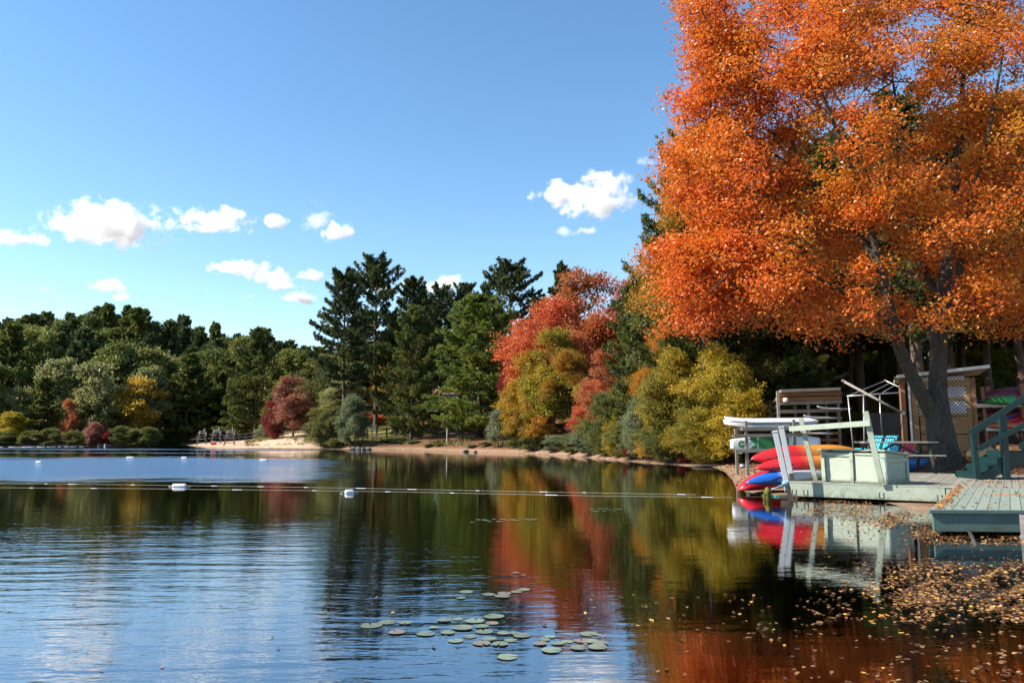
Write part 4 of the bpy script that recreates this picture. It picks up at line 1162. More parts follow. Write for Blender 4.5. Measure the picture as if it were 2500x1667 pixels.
# ---------------- near platform, joined to the dock
platform = thing('dock_platform', 'blue-green wooden platform in the near right corner, strewn with needles', 'dock', (*A2, 0), ROT1)
t0 = 3.42; 
def front_s(t): return -6.05 + (t - 3.42) * .56
while t0 < 8.6:
    t1 = t0 + .137
    z1 = ZD + rng.uniform(-.003, .003); z0 = z1 - .038
    V8 = [(t0, front_s(t0), z0), (t1, front_s(t1), z0), (t1, .105, z0), (t0, .105, z0), (t0, front_s(t0), z1), (t1, front_s(t1), z1), (t1, .105, z1), (t0, .105, z1)]
    b = MB(); b.add(V8, [(0, 3, 2, 1), (4, 5, 6, 7), (0, 1, 5, 4), (1, 2, 6, 5), (2, 3, 7, 6), (3, 0, 4, 7)]); b.build('plank', PLANK2, platform)
    t0 = t1 + .009
fd = Vector((1, .56, 0)).normalized()
def pf(d, inset, z):           # along the platform front
    n_ = Vector((fd.y, -fd.x, 0))
    p = Vector((3.42, -6.05, z)) + fd * d - n_ * inset
    return p
b = MB(); b.beam(pf(-.02, -.012, ZD - .024), pf(5.6, -.012, ZD - .024), .056, .05, side=(0, 0, 1)); b.build('edge_strip', FASCIA2, platform, bevel=.006)
b = MB(); b.beam(pf(.05, .03, .205), pf(5.6, .03, .205), .265, .045, side=(0, 0, 1)); b.build('fascia_board', FASCIA2, platform, bevel=.004)
b = MB(); b.beam((3.47, -5.93, .205), (3.47, -.10, .205), .265, .045, side=(0, 0, 1)); b.build('side_board', FASCIA2, platform)
b = MB(); b.beam(G(2383, 1332, -.15).tolist(), G(2383, 1332, -.1).tolist(), .05, .05)
def to_dock(p):
    d = np.asarray(p[:2]) - A2
    return (float(d @ E1), float(d @ E2), float(p[2]))
b = MB(); q0 = to_dock(G(2382, 1330, 0)); q1 = to_dock(W(2367, 1297, 11.5))
b.tube([(q0[0] + .03, q0[1], -.4), q0, (q1[0], q1[1], .10)], [.032, .030, .028], 8); b.build('pole', DARKWOOD, platform, smooth=True)
b = MB(); q = to_dock(W(2498, 1330, 11.2)); b.box((q[0] + .03, q[1] + .25, .10), (.10, .10, .5)); b.box((q[0] + .03, q[1] + .25, -.2), (.13, .13, .5)); b.build('post', GREYWOOD, platform)
b = MB()
for s_ in (-4.2, -2.2): b.box((6.1, s_ + .6, .22), (5.2, .05, .2))
b.build('joist', DARKWOOD, platform)

# ---------------- storage chest
BR = np.array((8.47, 17.62)); F1 = np.array((.57, -.82)); F1 /= np.linalg.norm(F1); F2 = np.array((-F1[1], F1[0]))
CW, CDp, CH = 1.62, .98, .74
BL = BR - F1 * CW
chest = thing('storage_chest', 'pale green wooden storage chest with a hinged lid standing on the dock', 'storage chest', (*BL, ZD), math.atan2(F1[1], F1[0]))
b = MB()
b.box((CW / 2, .030, CH / 2 - .01), (CW - .03, .03, CH - .05)); b.build('front_panel', PAINT_PANEL, chest)
b = MB(); b.box((CW - .030, CDp / 2, CH / 2 - .01), (.03, CDp - .1, CH - .05)); b.build('side_panel', PAINT, chest)
b = MB(); b.box((.030, CDp / 2, CH / 2 - .01), (.03, CDp - .1, CH - .05)); b.build('side_panel', PAINT, chest)
b = MB(); b.box((CW / 2, CDp - .03, CH / 2 - .01), (CW - .1, .03, CH - .05)); b.build('back_panel', PAINT, chest)
for x_, w_ in ((.055, .11), (CW - .055, .11)):
    b = MB(); b.box((x_, 0, CH / 2 - .01), (w_, .032, CH - .02)); b.build('stile', PAINT, chest, bevel=.004)
b = MB(); b.box((CW * .50, -.030, CH / 2 - .09), (.085, .034, CH + .14)); b.build('stile', PAINT, chest, bevel=.004)      # runs down over the dock edge
b = MB(); b.box((CW / 4 + .02, -.004, CH - .085), (CW / 2 - .06, .034, .09)); b.build('apron', PAINT, chest, bevel=.004)
b = MB(); b.box((CW * .75 + .02, -.002, CH - .065), (CW / 2 - .09, .030, .05)); b.build('apron', PAINT, chest, bevel=.004)
b = MB(); b.box((CW / 2, -.002, .035), (CW - .23, .028, .05)); b.build('bottom_rail', PAINT, chest, bevel=.004)
for y_ in (.05, CDp - .06):
    b = MB(); b.box((CW, y_, CH / 2 - .01), (.032, .10, CH - .02)); b.build('stile', PAINT, chest, bevel=.004)
for z_ in (.05, CH - .20):
    b = MB(); b.box((CW, CDp / 2, z_), (.028, CDp - .22, .09)); b.build('rail', PAINT, chest, bevel=.004)
b = MB(); b.add([(-.05, -.06, CH), (CW + .05, -.06, CH), (CW + .05, CDp + .02, CH - .10), (-.05, CDp + .02, CH - .10), (-.05, -.06, CH + .045), (CW + .05, -.06, CH + .045), (CW + .05, CDp + .02, CH - .055), (-.05, CDp + .02, CH - .055)],
        [(0, 3, 2, 1), (4, 5, 6, 7), (0, 1, 5, 4), (1, 2, 6, 5), (2, 3, 7, 6), (3, 0, 4, 7)])
lid = b.build('lid', PAINT, chest, bevel=.005)
for x_ in (.30, 1.30):
    b = MB(); b.box((x_, -.066, CH + .01), (.09, .012, .02)); b.build('hinge', DARKWOOD, lid)

# ---------------- leaning rail frame over the chest
def wv(px, py, D): return Vector(W(px, py, D))
rf = thing('rail_frame', 'leaning pale green rail of two posts and a crossbar in front of the chest', 'railing', W(2070, 1176, 18.2))
rf_inv = -Vector(W(2070, 1176, 18.2))
pL0, pL1 = wv(1992, 1174, 18.75), wv(1955, 1020, 18.75)
pR0, pR1 = wv(2153, 1181, 17.45), wv(2113, 1004, 17.45)
b = MB(); b.beam(pL0 + rf_inv, pL1 + rf_inv, .105, .045, side=(.82, -.57, 0)); b.build('post', PAINT, rf, bevel=.004)
b = MB(); b.beam(pR0 + rf_inv, pR1 + rf_inv, .125, .05, side=(.82, -.57, 0)); b.build('post', PAINT, rf, bevel=.004)
c0, c1 = wv(1929, 1047, 18.85), wv(2126, 1033, 17.35)
offn = Vector((-.57, -.82, 0)) * .06
b = MB(); b.beam(c0 + rf_inv + offn, c1 + rf_inv + offn, .125, .045, side=(0, 0, 1)); b.build('crossbar', PAINT, rf, bevel=.004)
b = MB(); r_ = wv(2148, 1117, 17.4) + rf_inv
b.tube([r_ + Vector((-.06, -.05, .02)), r_ + Vector((.02, -.075, 0)), r_ + Vector((.10, -.03, -.02)), r_ + Vector((.09, -.04, -.2)), r_ + Vector((.14, -.05, -.5))], .012, 6); b.build('rope', ROPEB, rf, smooth=True)

# ---------------- the two sleeved posts at the dock end
def sleeved_post(label, top, bot, foot, D):
    o = W(foot[0], foot[1], D); inv = -Vector(o)
    t = thing('mooring_post', label, 'post', o, group='sleeved posts at the dock end')
    p1, p0, pf_ = wv(*top, D) + inv, wv(*bot, D) + inv, wv(*foot, D) + inv
    d = (p1 - p0).normalized()
    b = MB(); b.beam(pf_ - d * .5, p0 + d * .06, .095, .095, side=(1, -.4, 0)); b.build('pile', DARKWOOD, t)
    b = MB(); b.beam(p0, p1, .128, .128, side=(1, -.4, 0)); sl_ = b.build('sleeve', POSTW, t, bevel=.012)
    b = MB(); b.beam(p1, p1 + d * .035, .150, .150, side=(1, -.4, 0)); b.build('cap', POSTW, sl_, bevel=.012)
    return t
sleeved_post('nearer leaning grey-white post standing in the water at the dock end', (1893, 1055), (1920, 1174), (1931, 1216), 18.15)
sleeved_post('grey-white post just behind the nearer one at the dock end', (1908, 1044), (1931, 1156), (1938, 1185), 19.2)
o = W(1912, 1180, 18.0)
t = thing('rope_knot', 'light blue rope knotted round the post at the dock end', 'rope', o)
b = MB()
for k_ in range(3):
    a = [(.07 * math.cos(x) + .06, .07 * math.sin(x), .02 * k_ + .012 * math.sin(2 * x)) for x in np.linspace(0, 6.0, 14)]
    b.tube(a, .014, 6)
b.build('coil', ROPEB, t, smooth=True)
b = MB(); b.tube([(0, -.06, 0), (-.09, -.08, -.05), (-.20, -.05, -.10), (-.28, .0, -.12)], .012, 6); b.tube([(0, -.05, 0), (.0, -.08, -.1), (.01, -.09, -.22)], .010, 6); b.build('tail', ROPEB, t, smooth=True)

# ---------------- kayaks
def spline(xs, ys, x): 
    return float(np.interp(x, xs, ys))
SEC_UP = [(-1.0, .18), (-.985, .36), (-.91, .58), (-.78, .76), (-.62, .87), (-.52, .885), (-.42, .86), (-.30, .92), (-.14, .985), (0, 1.0)]
def kayak_hull(L, B, H, tip=.34, blunt=.75, ns=34):
    """overturned hull, bow tip at the origin, keel uppermost, length along +x"""
    ring = SEC_UP + [(-a, z) for a, z in reversed(SEC_UP[:-1])] + [(.86, .06), (.45, -.02), (-.45, -.02), (-.86, .06)]
    V, F = [], []
    k = len(ring)
    for i in range(ns):
        u = i / (ns - 1); x = u * L
        e = min(u, 1 - u) * 2
        f = max(.012, math.sin(math.pi / 2 * min(1, e * 1.02)) ** blunt)
        top = H * (tip + (1 - tip) * math.sin(math.pi / 2 * min(1, e * 1.35)) ** .62)
        low = H * tip * .9 * max(0, 1 - e * 2.1) ** 1.2
        for (a, z) in ring:
            V.append((x, a * B / 2 * f, low + (top - low) * z))
    for i in range(ns - 1):
        for j in range(k):
            F.append((i * k + j, (i + 1) * k + j, (i + 1) * k + (j + 1) % k, i * k + (j + 1) % k))
    F.append(tuple(range(k))); F.append(tuple((ns - 1) * k + j for j in reversed(range(k))))
    return V, F
def kayak(label, px, py, D, az, mat, L=3.3, B=.74, H=.38, pitch=0.0, roll=0.0, group='overturned kayaks stacked at the dock', tip=.34, graphic=True, blunt=.75, name='kayak', cat='kayak'):
    o = W(px, py, D)
    t = thing(name, label, cat, o, 0, group)
    t.rotation_euler = Matrix(((1, 0, 0), (0, 1, 0), (0, 0, 1))).to_euler()
    t.rotation_euler = (Matrix.Rotation(az, 3, 'Z') @ Matrix.Rotation(-pitch, 3, 'Y') @ Matrix.Rotation(roll, 3, 'X')).to_euler()
    V, F = kayak_hull(L, B, H, tip, blunt)
    V = [(x, y, z - H * tip) for x, y, z in V]
    b = MB(); b.add(V, F); b.build('hull', mat, t, smooth=True)
    if graphic:
        b = MB(); b.tube([(.03, -.02, -.02), (-.03, -.02, -.05), (-.045, 0, -.06), (-.03, .02, -.05), (.03, .02, -.02)], .011, 6); b.build('grab_loop', BLACKG, t, smooth=True)
    if graphic:                                           # maker's script along the side, a dark slanted scrawl with a swoosh
        def side(x, zf):
            u = x / L; e = min(u, 1 - u) * 2
            f = math.sin(math.pi / 2 * min(1, e * 1.02)) ** blunt
            top = H * (tip + (1 - tip) * math.sin(math.pi / 2 * min(1, e * 1.35)) ** .62); low = H * tip * .9 * max(0, 1 - e * 2.1) ** 1.2
            za = [.18, .36, .58, .76]; ya = [1.0, .985, .91, .78]
            return Vector((x, -(np.interp(zf, za, ya) * B / 2 * f + .004), low + (top - low) * zf - H * tip))
        m = MB()
        r_ = random.Random(7)
        x = .36
        while x < .72:
            w_ = r_.uniform(.012, .026)
            h0, h1 = .22 + .12 * (x - .36), .36 + .18 * (x - .36)
            P = [side(x, h0), side(x + w_ * .8, h0), side(x + w_ + .012, h1), side(x + .012, h1)]
            m.add(P + [p + Vector((0, .004, 0)) for p in P], [(0, 1, 2, 3), (7, 6, 5, 4), (0, 4, 5, 1), (1, 5, 6, 2), (2, 6, 7, 3), (3, 7, 4, 0)])
            x += w_ + r_.uniform(.006, .014)
        xs = np.linspace(.58, .92, 9)
        up = [side(q, .36 + .45 * (q - .58)) for q in xs]; lo_ = [side(q, .42 + .45 * (q - .58) + .05 * math.sin((q - .58) / .34 * math.pi)) for q in xs]
        n_ = len(xs)
        m.add(up + lo_, [(i, i + 1, n_ + i + 1, n_ + i) for i in range(n_ - 1)])
        m.build('side_graphic', BLACKG, t)
    return t
kz = math.atan2(.30, .95)
kayak('red and orange overturned kayak on top of the stack at the dock', 1833, 1120, 19.6, kz, KRED, L=3.6, pitch=rad(1.0), H=.47)
kayak('red and orange overturned kayak in the middle of the stack at the dock', 1843, 1143, 19.35, kz, KRED, L=3.6, pitch=rad(2.0), H=.40)
kayak('blue and white overturned kayak under the red ones at the dock', 1821, 1179, 19.2, kz, KBLUE, L=3.5, pitch=rad(5.6), H=.36)
# the lowest boat shows its blunt dark red nose at the water edge
kayak('dark red blunt-nosed boat at the bottom of the kayak stack, touching the water', 1801, 1196, 20.1, kz, REDP, L=3.3, H=.52, B=.62, pitch=rad(5), tip=.12, graphic=False, blunt=.30)

# ---------------- paddleboards and their rack
def board_mesh(L, Wd, T, rocker=.10, ns=26, k=12, nose=.02):
    V, F = [], []
    for i in range(ns):
        u = i / (ns - 1)
        f = nose + (1 - nose) * max(.0, min(1, (math.sin(math.pi * min(u / .9 * .5, .5))) ** .62) * (1 if u < .62 else 1 - .45 * ((u - .62) / .38) ** 2) if u < .985 else .45)
        z0 = rocker * max(0, 1 - u / .35) ** 2 + rocker * .35 * max(0, (u - .75) / .25) ** 2
        for j in range(k):
            a = 2 * math.pi * j / k
            ca, sa = math.cos(a), math.sin(a)
            V.append((u * L, Wd / 2 * f * math.copysign(abs(ca) ** .55, ca), z0 + T / 2 * (1 - .45 * (1 - f)) * math.copysign(abs(sa) ** .75, sa)))
    for i in range(ns - 1):
        for j in range(k):
            F.append((i * k + j, (i + 1) * k + j, (i + 1) * k + (j + 1) % k, i * k + (j + 1) % k))
    F.append(tuple(range(k))); F.append(tuple((ns - 1) * k + j for j in reversed(range(k))))
    return V, F
RD = 28.0
def paddleboard(label, px, py, D, az, mat, L=3.2, Wd=.72, T=.12, pitch=0.0, roll=0.0, group='white paddleboards on the rack', stripe=True, rocker=.10, nose=.02):
    t = thing('paddleboard', label, 'paddleboard', W(px, py, D), 0, group)
    t.rotation_euler = (Matrix.Rotation(az, 3, 'Z') @ Matrix.Rotation(-pitch, 3, 'Y') @ Matrix.Rotation(roll, 3, 'X')).to_euler()
    V, F = board_mesh(L, Wd, T, rocker=rocker, nose=nose)
    b = MB(); b.add(V, F); b.build('board', mat, t, smooth=True)
    if stripe:
        b = MB(); b.beam((.75, -Wd / 2 - .004, -.035), (L * .80, -Wd / 2 - .004, -.035), .022, .012, side=(0, 0, 1)); b.build('rail_stripe', NAVY, t)
    return t
words = ['topmost white paddleboard of the stack on the rack, farthest back', 'white paddleboard second from the top of the stack on the rack', 'grey-white paddleboard in the back of the stack on the rack', 'upper white paddleboard at the front of the stack on the rack', 'middle white paddleboard at the front of the stack on the rack', 'lowest white paddleboard at the front of the stack on the rack']
spots = [(1769, 1026, RD + .55, GREYGEL), (1774, 1029, RD + .35, WHITEGEL), (1766, 1034, RD + .5, GREYGEL), (1779, 1031, RD - .1, WHITEGEL), (1768, 1039, RD + .25, WHITEGEL), (1777, 1041, RD - .05, WHITEGEL)]
for lab, (px, py, D, mt) in zip(words, spots):
    paddleboard(lab, px, py, D, .06, mt, L=3.25, T=.17, pitch=rad(.4), nose=.06)
gb = paddleboard('green and white paddleboard on its side in the rack, round swirl emblem at the nose', 1783, 1084, RD - .12, .05, WHITEGEL, L=3.3, Wd=.62, T=.10, roll=rad(90), group=None, stripe=False, rocker=0.0, nose=.52)
# printed deck: green pad, white arc and swirl (the board's deck faces the lake: local -z after the roll)
def deckpt(x, y): return (x, y, .056)
def flat_shape(name, poly, mat, parent, dz=0.0):
    m = MB(); n_ = len(poly)
    m.add([(x, y, .049 + dz) for x, y in poly] + [(x, y, .058 + dz) for x, y in poly], [tuple(reversed(range(n_))), tuple(range(n_, 2 * n_))] + [(i, (i + 1) % n_, n_ + (i + 1) % n_, n_ + i) for i in range(n_)])
    return m.build(name, mat, parent)
pad = flat_shape('deck_pad', [(.66, -.22), (.82, -.255), (2.05, -.265), (2.12, -.2), (2.12, .2), (2.05, .265), (.82, .255), (.66, .22), (.80, .06), (.92, 0), (.80, -.06)], GREENPAD, gb)
ringo = [(.40 + .125 * math.cos(a), .125 * math.sin(a)) for a in np.linspace(.5, 5.9, 18)] + [(.40 + .055 * math.cos(a), .055 * math.sin(a)) for a in np.linspace(5.9, .5, 18)]
flat_shape('swirl_emblem', ringo, GREENPAD, gb, .004)
flat_shape('swirl_eye', [(.39 + .018 * math.cos(a), .018 * math.sin(a)) for a in np.linspace(0, 2 * math.pi, 9)[:-1]], GREENPAD, gb, .004)
flat_shape('swirl_tail', [(.50, .12), (.60, .18), (.74, .225), (.62, .10), (.53, .05)], GREENPAD, gb, .004)
arc = [(.98 + .03 * (y / .25) ** 2, y) for y in np.linspace(-.245, .245, 9)] + [(1.0 + .03 * (y / .25) ** 2, y) for y in np.linspace(.245, -.245, 9)]
flat_shape('white_arc', arc, WHITEG, gb, .004)
flat_shape('handle_slot', [(1.52, -.02), (1.66, -.02), (1.66, .02), (1.52, .02)], BLACKG, gb, .004)

rk = thing('paddleboard_rack', 'grey wooden rack holding white paddleboards flat and a green one on edge', 'rack', (X(1822, RD - .45), RD - .45, zt(X(1822, RD), RD)))
ro = Vector(rk.location)
def rkb(name, a, b_, w_, t_, side=(0, 0, 1), mat=GREYWOOD, parent=None, ov=None):
    m = MB(); m.beam(Vector(a) - (ov or ro), Vector(b_) - (ov or ro), w_, t_, side=side); return m.build(name, mat, parent or rk, bevel=.004)
def foot(px, D): 
    x = X(px, D); return Vector((x, D, zt(x, D) - .1))
for px, D, top in ((1822, RD - .45, 1027), (1939, RD - .35, 1024), (1797, RD + .75, 1046), (1915, RD + .85, 1046)):
    f0 = foot(px, D); f1 = Vector((f0.x, D, W(px, top, D)[2]))
    rkb('post', f0, f1, .10, .08, side=(1, 0, 0))
for y0, y1, D0, D1, px0, px1 in ((1047, 1045, RD - .52, RD - .42, 1812, 1992), (1064, 1061, RD - .52, RD - .42, 1792, 1945), (1101, 1097, RD - .52, RD - .42, 1795, 1985), (1050, 1048, RD + .8, RD + .9, 1792, 1960), (1064, 1062, RD + .8, RD + .9, 1788, 1945)):
    rkb('rail', W(px0, y0, D0), W(px1, y1, D1), .115, .045)
for px in (1812, 1935):
    rkb('cross_arm', W(px, 1046, RD - .5), W(px - 8, 1048, RD + .85), .10, .05)
    rkb('cross_arm', W(px, 1104, RD - .5), W(px - 8, 1103, RD + .85), .10, .05)

# ---------------- roofed board rack behind
SD = 36.0
sr = thing('board_shelter', 'dark roofed wooden rack with open slatted sides behind the paddleboards', 'rack', (X(1903, SD), SD, zt(X(1903, SD), SD)))
so = Vector(sr.location)
for px, D, top in ((1903, SD, 955), (2050, SD + .2, 952), (1976, SD + .1, 988), (1883, SD + 2.2, 985), (2020, SD + 2.4, 985), (1944, SD + 2.3, 986)):
    f0 = foot(px, D); f1 = Vector((f0.x, D, W(px, top, D)[2]))
    rkb('post', f0, f1, .12, .10, side=(1, 0, 0), parent=sr, ov=so, mat=GREYWOOD)
for y0, y1, mt, wd in ((963, 960, BROWNWOOD, .17), (975, 972, BROWNWOOD, .20), (985, 981, GREYWOOD, .14), (1005, 1001, GREYWOOD, .15), (1024, 1020, GREYWOOD, .13), (1041, 1038, GREYWOOD, .12), (1060, 1057, BROWNWOOD, .12), (1076, 1073, BROWNWOOD, .13)):
    rkb('rail', W(1902, y0, SD - .08), W(2055, y1, SD + .12), wd, .04, parent=sr, ov=so, mat=mt)
for y0, y1 in ((968, 985), (990, 998), (1006, 1012), (1026, 1030)):
    rkb('side_rail', W(1904, y0, SD - .02), W(1882, y1, SD + 2.2), .15, .04, parent=sr, ov=so, mat=GREYWOOD)
m = MB(); a, b_, c, d = wv(1907, 958, SD - .35) - so, wv(2053, 953, SD - .2) - so, wv(2035, 957, SD + 2.6) - so, wv(1895, 961, SD + 2.5) - so
up = Vector((0, 0, .13)); m.add([a, b_, c, d, a + up, b_ + up, c + up, d + up], [(0, 3, 2, 1), (4, 5, 6, 7), (0, 1, 5, 4), (1, 2, 6, 5), (2, 3, 7, 6), (3, 0, 4, 7)]); m.build('roof', GREYWOOD, sr, bevel=.01)
m = MB(); m.lathe([(.05, 0), (.11, .03), (.12, .16), (.08, .2)], wv(1918, 982, SD - .15) - so, 10); m.build('lamp', WHITEP, sr, smooth=True)
for lab, px, py, D in (('grey board end sticking out of the top tier of the roofed rack', 1995, 997, SD - .5), ('grey board end sticking out of the middle tier of the roofed rack', 1962, 1019, SD - .6), ('grey board in the lower tier of the roofed rack', 1955, 1058, SD - .6)):
    paddleboard(lab, px, py, D, .5, GREYGEL, L=2.2, Wd=.6, T=.10, group='grey boards in the roofed rack', stripe=False)

# ---------------- steel canopy frame, dark panels and the loose pole
CDp_ = 33.0
cf = thing('canopy_frame', 'bare white tube canopy frame without its cloth, left of the lattice shed', 'canopy', (X(2070, CDp_), CDp_, zt(X(2070, CDp_), CDp_)))
co = Vector(cf.location)
def tube(name, pts, r_, mat, parent, ov, k=6):
    m = MB(); m.tube([Vector(p) - ov for p in pts], r_, k); return m.build(name, mat, parent, smooth=True)
for px, top, bx in ((2070, 966, 2082), (2108, 966, 2108), (2148, 965, 2149), (2208, 958, 2208)):
    f0 = foot(bx, CDp_); tube('leg', [f0, W(px, top, CDp_)], .026, STEEL, cf, co)
tube('eave_bar', [W(2068, 967, CDp_), W(2215, 957, CDp_)], .030, STEEL, cf, co)
tube('eave_bar', [W(2072, 966, CDp_ + .1), W(2163, 928, CDp_ + 2.2)], .018, STEEL, cf, co)
tube('roof_bar', [W(2120, 962, CDp_ + .1), W(2172, 935, CDp_ + 2.0)], .018, STEEL, cf, co)
tube('roof_bar', [W(2155, 958, CDp_ + .1), W(2183, 941, CDp_ + 2.0)], .018, STEEL, cf, co)
tube('ridge_bar', [W(2160, 928, CDp_ + 2.2), W(2202, 948, CDp_ + 1.6)], .024, WHITEP, cf, co)
m = MB(); q = wv(2163, 1045, 32.0); 
dp = thing('dark_partition', 'black panel wall standing behind the pedal boats', 'partition', (q.x, q.y, zt(q.x, q.y)))
po = Vector(dp.location)
for px0, px1, D in ((2123, 2152, 31.6), (2153, 2212, 32.0)):
    m = MB(); z1 = W(px0, 1008, D)[2]; x0, x1 = X(px0, D), X(px1, D)
    m.box(((x0 + x1) / 2 - po.x, D - po.y, (z1 - po.z) / 2), (x1 - x0 - .02, .05, z1 - po.z)); m.build('panel', BLACKTARP, dp, bevel=.006)
pole = thing('pole', 'long bare pole leaning diagonally from the shed corner towards the roofed rack', 'pole', W(2203, 1008, 27.0))
m = MB(); oo = Vector(pole.location); m.tube([wv(2203, 1008, 27.0) - oo, wv(2062, 932, 28.5) - oo], [.045, .05], 8); m.build('shaft', GREYWOOD, pole, smooth=True)
m = MB(); m.lathe([(.06, -.03), (.075, 0), (.06, .05)], wv(2059, 930, 28.55) - oo, 8); m.build('end_cap', GREYWOOD, pole, smooth=True)
m = MB(); m.box((.03, -.02, 0), (.10, .03, .12)); m.build('bracket', STEEL, pole)

# ---------------- lattice shed
HD = 27.2
hx0 = X(2205, HD)
HROT = -.42
hw_ = max((w for w in np.arange(1.0, 4.0, .01) if 1250 + FPX * (hx0 + w * math.cos(HROT)) / (HD + w * math.sin(HROT)) <= 2381))
hx1 = hx0 + hw_
hz0 = .32; hz1 = W(2205, 926, HD)[2]
shed = thing('lattice_shed', 'brown plywood shed with white lattice windows behind the maple trunk', 'shed', (hx0, HD, hz0), HROT)
HW, HH, HDp = hx1 - hx0, hz1 - hz0, 2.0
def zz(py): return W(2300, py, HD - .55)[2] - hz0
def hb(name, c, size, mat, bevel=.004): 
    m = MB(); m.box(c, size); return m.build(name, mat, shed, bevel=bevel)
hb('corner_post', (.07, -.03, HH / 2), (.14, .14, HH), REDWOOD)
hb('corner_post', (.27, -.02, HH / 2), (.07, .10, HH), WHITEP)
hb('corner_post', (HW - .06, -.01, HH / 2), (.13, .11, HH), BROWNWOOD)
hb('stile', (.42, .0, HH / 2), (.20, .06, HH), PLY)
hb('stile', (HW - .21, .005, HH / 2), (.15, .05, HH), PLY)
for y0, y1 in ((929, 943), (970, 978), (1009, 1016)):
    hb('rail', (HW / 2 + .2, .003, (zz(y0) + zz(y1)) / 2), (HW - .62, .055, zz(y0) - zz(y1)), PLY)
ply_top = zz(1016)
for i_, (a, b_) in enumerate(((.02, .33), (.345, .66), (.675, .99))):
    hb('plywood_panel', (HW / 2 + .2, .02, ply_top * (a + b_) / 2), (HW - .72, .03, ply_top * (b_ - a)), PLY, .002)
hb('side_wall', (.06, HDp / 2, HH / 2), (.04, HDp - .15, HH - .05), BROWNWOOD)
hb('side_wall', (HW - .05, HDp / 2, HH / 2), (.04, HDp - .15, HH - .05), BROWNWOOD)
hb('back_wall', (HW / 2, HDp, HH / 2), (HW - .1, .04, HH - .05), BROWNWOOD)
def lattice(x0, x1, z0, z1):
    m = MB(); sp = .120; w_ = .031
    for sgn, yy in ((1, .000), (-1, .010)):
        c = -3.0
        while c < 5.5:
            # strip line x = c + sgn*(z-z0), clipped to the opening
            pts = []
            for z in (z0, z1):
                pts.append((c + sgn * (z - z0) if sgn > 0 else c - (z - z0), z))
            (xa, za), (xb, zb) = pts
            t0_, t1_ = 0.0, 1.0
            dx = xb - xa
            for lim, s_ in ((x0, 1), (x1, -1)):
                va, vb = s_ * (xa - lim), s_ * (xb - lim)
                if va < 0 and vb < 0: t0_ = 2; break
                if va < 0: t0_ = max(t0_, va / (va - vb))
                elif vb < 0: t1_ = min(t1_, va / (va - vb))
            if t0_ < t1_ - .02:
                pa = (xa + dx * t0_, yy, za + (zb - za) * t0_); pb = (xa + dx * t1_, yy, za + (zb - za) * t1_)
                m.beam(pa, pb, .008, w_, side=(0, 1, 0))
            c += sp
    return m
for y0, y1 in ((919, 929), (943, 970), (978, 1009)):
    m = lattice(.53, HW - .29, zz(y1), zz(y0)); m.build('lattice_panel', LATTICE, shed, kind='stuff')
m = MB(); a = [(-.10, -.45, HH + .02), (HW + .42, -.42, HH + .28), (HW + .42, HDp + .3, HH + .24), (-.10, HDp + .3, HH + .0)]
up = Vector((0, 0, .11)); P = [Vector(p) for p in a]
m.add(P + [p + up for p in P], [(0, 3, 2, 1), (4, 5, 6, 7), (0, 1, 5, 4), (1, 2, 6, 5), (2, 3, 7, 6), (3, 0, 4, 7)]); m.build('roof', WHITEP, shed, bevel=.01)
m = MB(); m.beam((-.16, -.30, HH - .02), (-.10, 1.2, HH + .02), .22, .05, side=(0, 0, 1)); m.build('eave_board', REDWOOD, shed)

# ---------------- picnic table on the dock
pt = thing('picnic_table', 'grey-green picnic table on the dock beside the maple trunk', 'picnic table', (*G(2190, 1153, ZD)[:2], ZD), -.06)
for i_ in range(5):
    m = MB(); m.box((0, -.33 + .165 * i_, .90), (2.15, .15, .04)); m.build('top_plank', TABLEWOOD, pt, bevel=.004)
for y_ in (-.75, .75):
    m = MB(); m.box((.0, y_, .52), (2.1, .24, .04)); m.build('bench', TABLEWOOD, pt, bevel=.004)
for x_ in (-.85, .85):
    for s_ in (-1, 1):
        m = MB(); m.beam((x_, s_ * .62, 0), (x_, s_ * .22, .88), .10, .05, side=(0, 1, 0)); m.build('leg', DARKTABLE, pt)
    m = MB(); m.beam((x_ + .05, -.85, .47), (x_ + .05, .85, .47), .10, .045, side=(0, 0, 1)); m.beam((x_ - .05, -.36, .85), (x_ - .05, .36, .85), .09, .04, side=(0, 0, 1)); m.build('cross_beam', DARKTABLE, pt)
    m = MB(); m.beam((x_ * .92, 0, .48), (0, 0, .86), .09, .045, side=(0, 1, 0)); m.build('brace', DARKTABLE, pt)

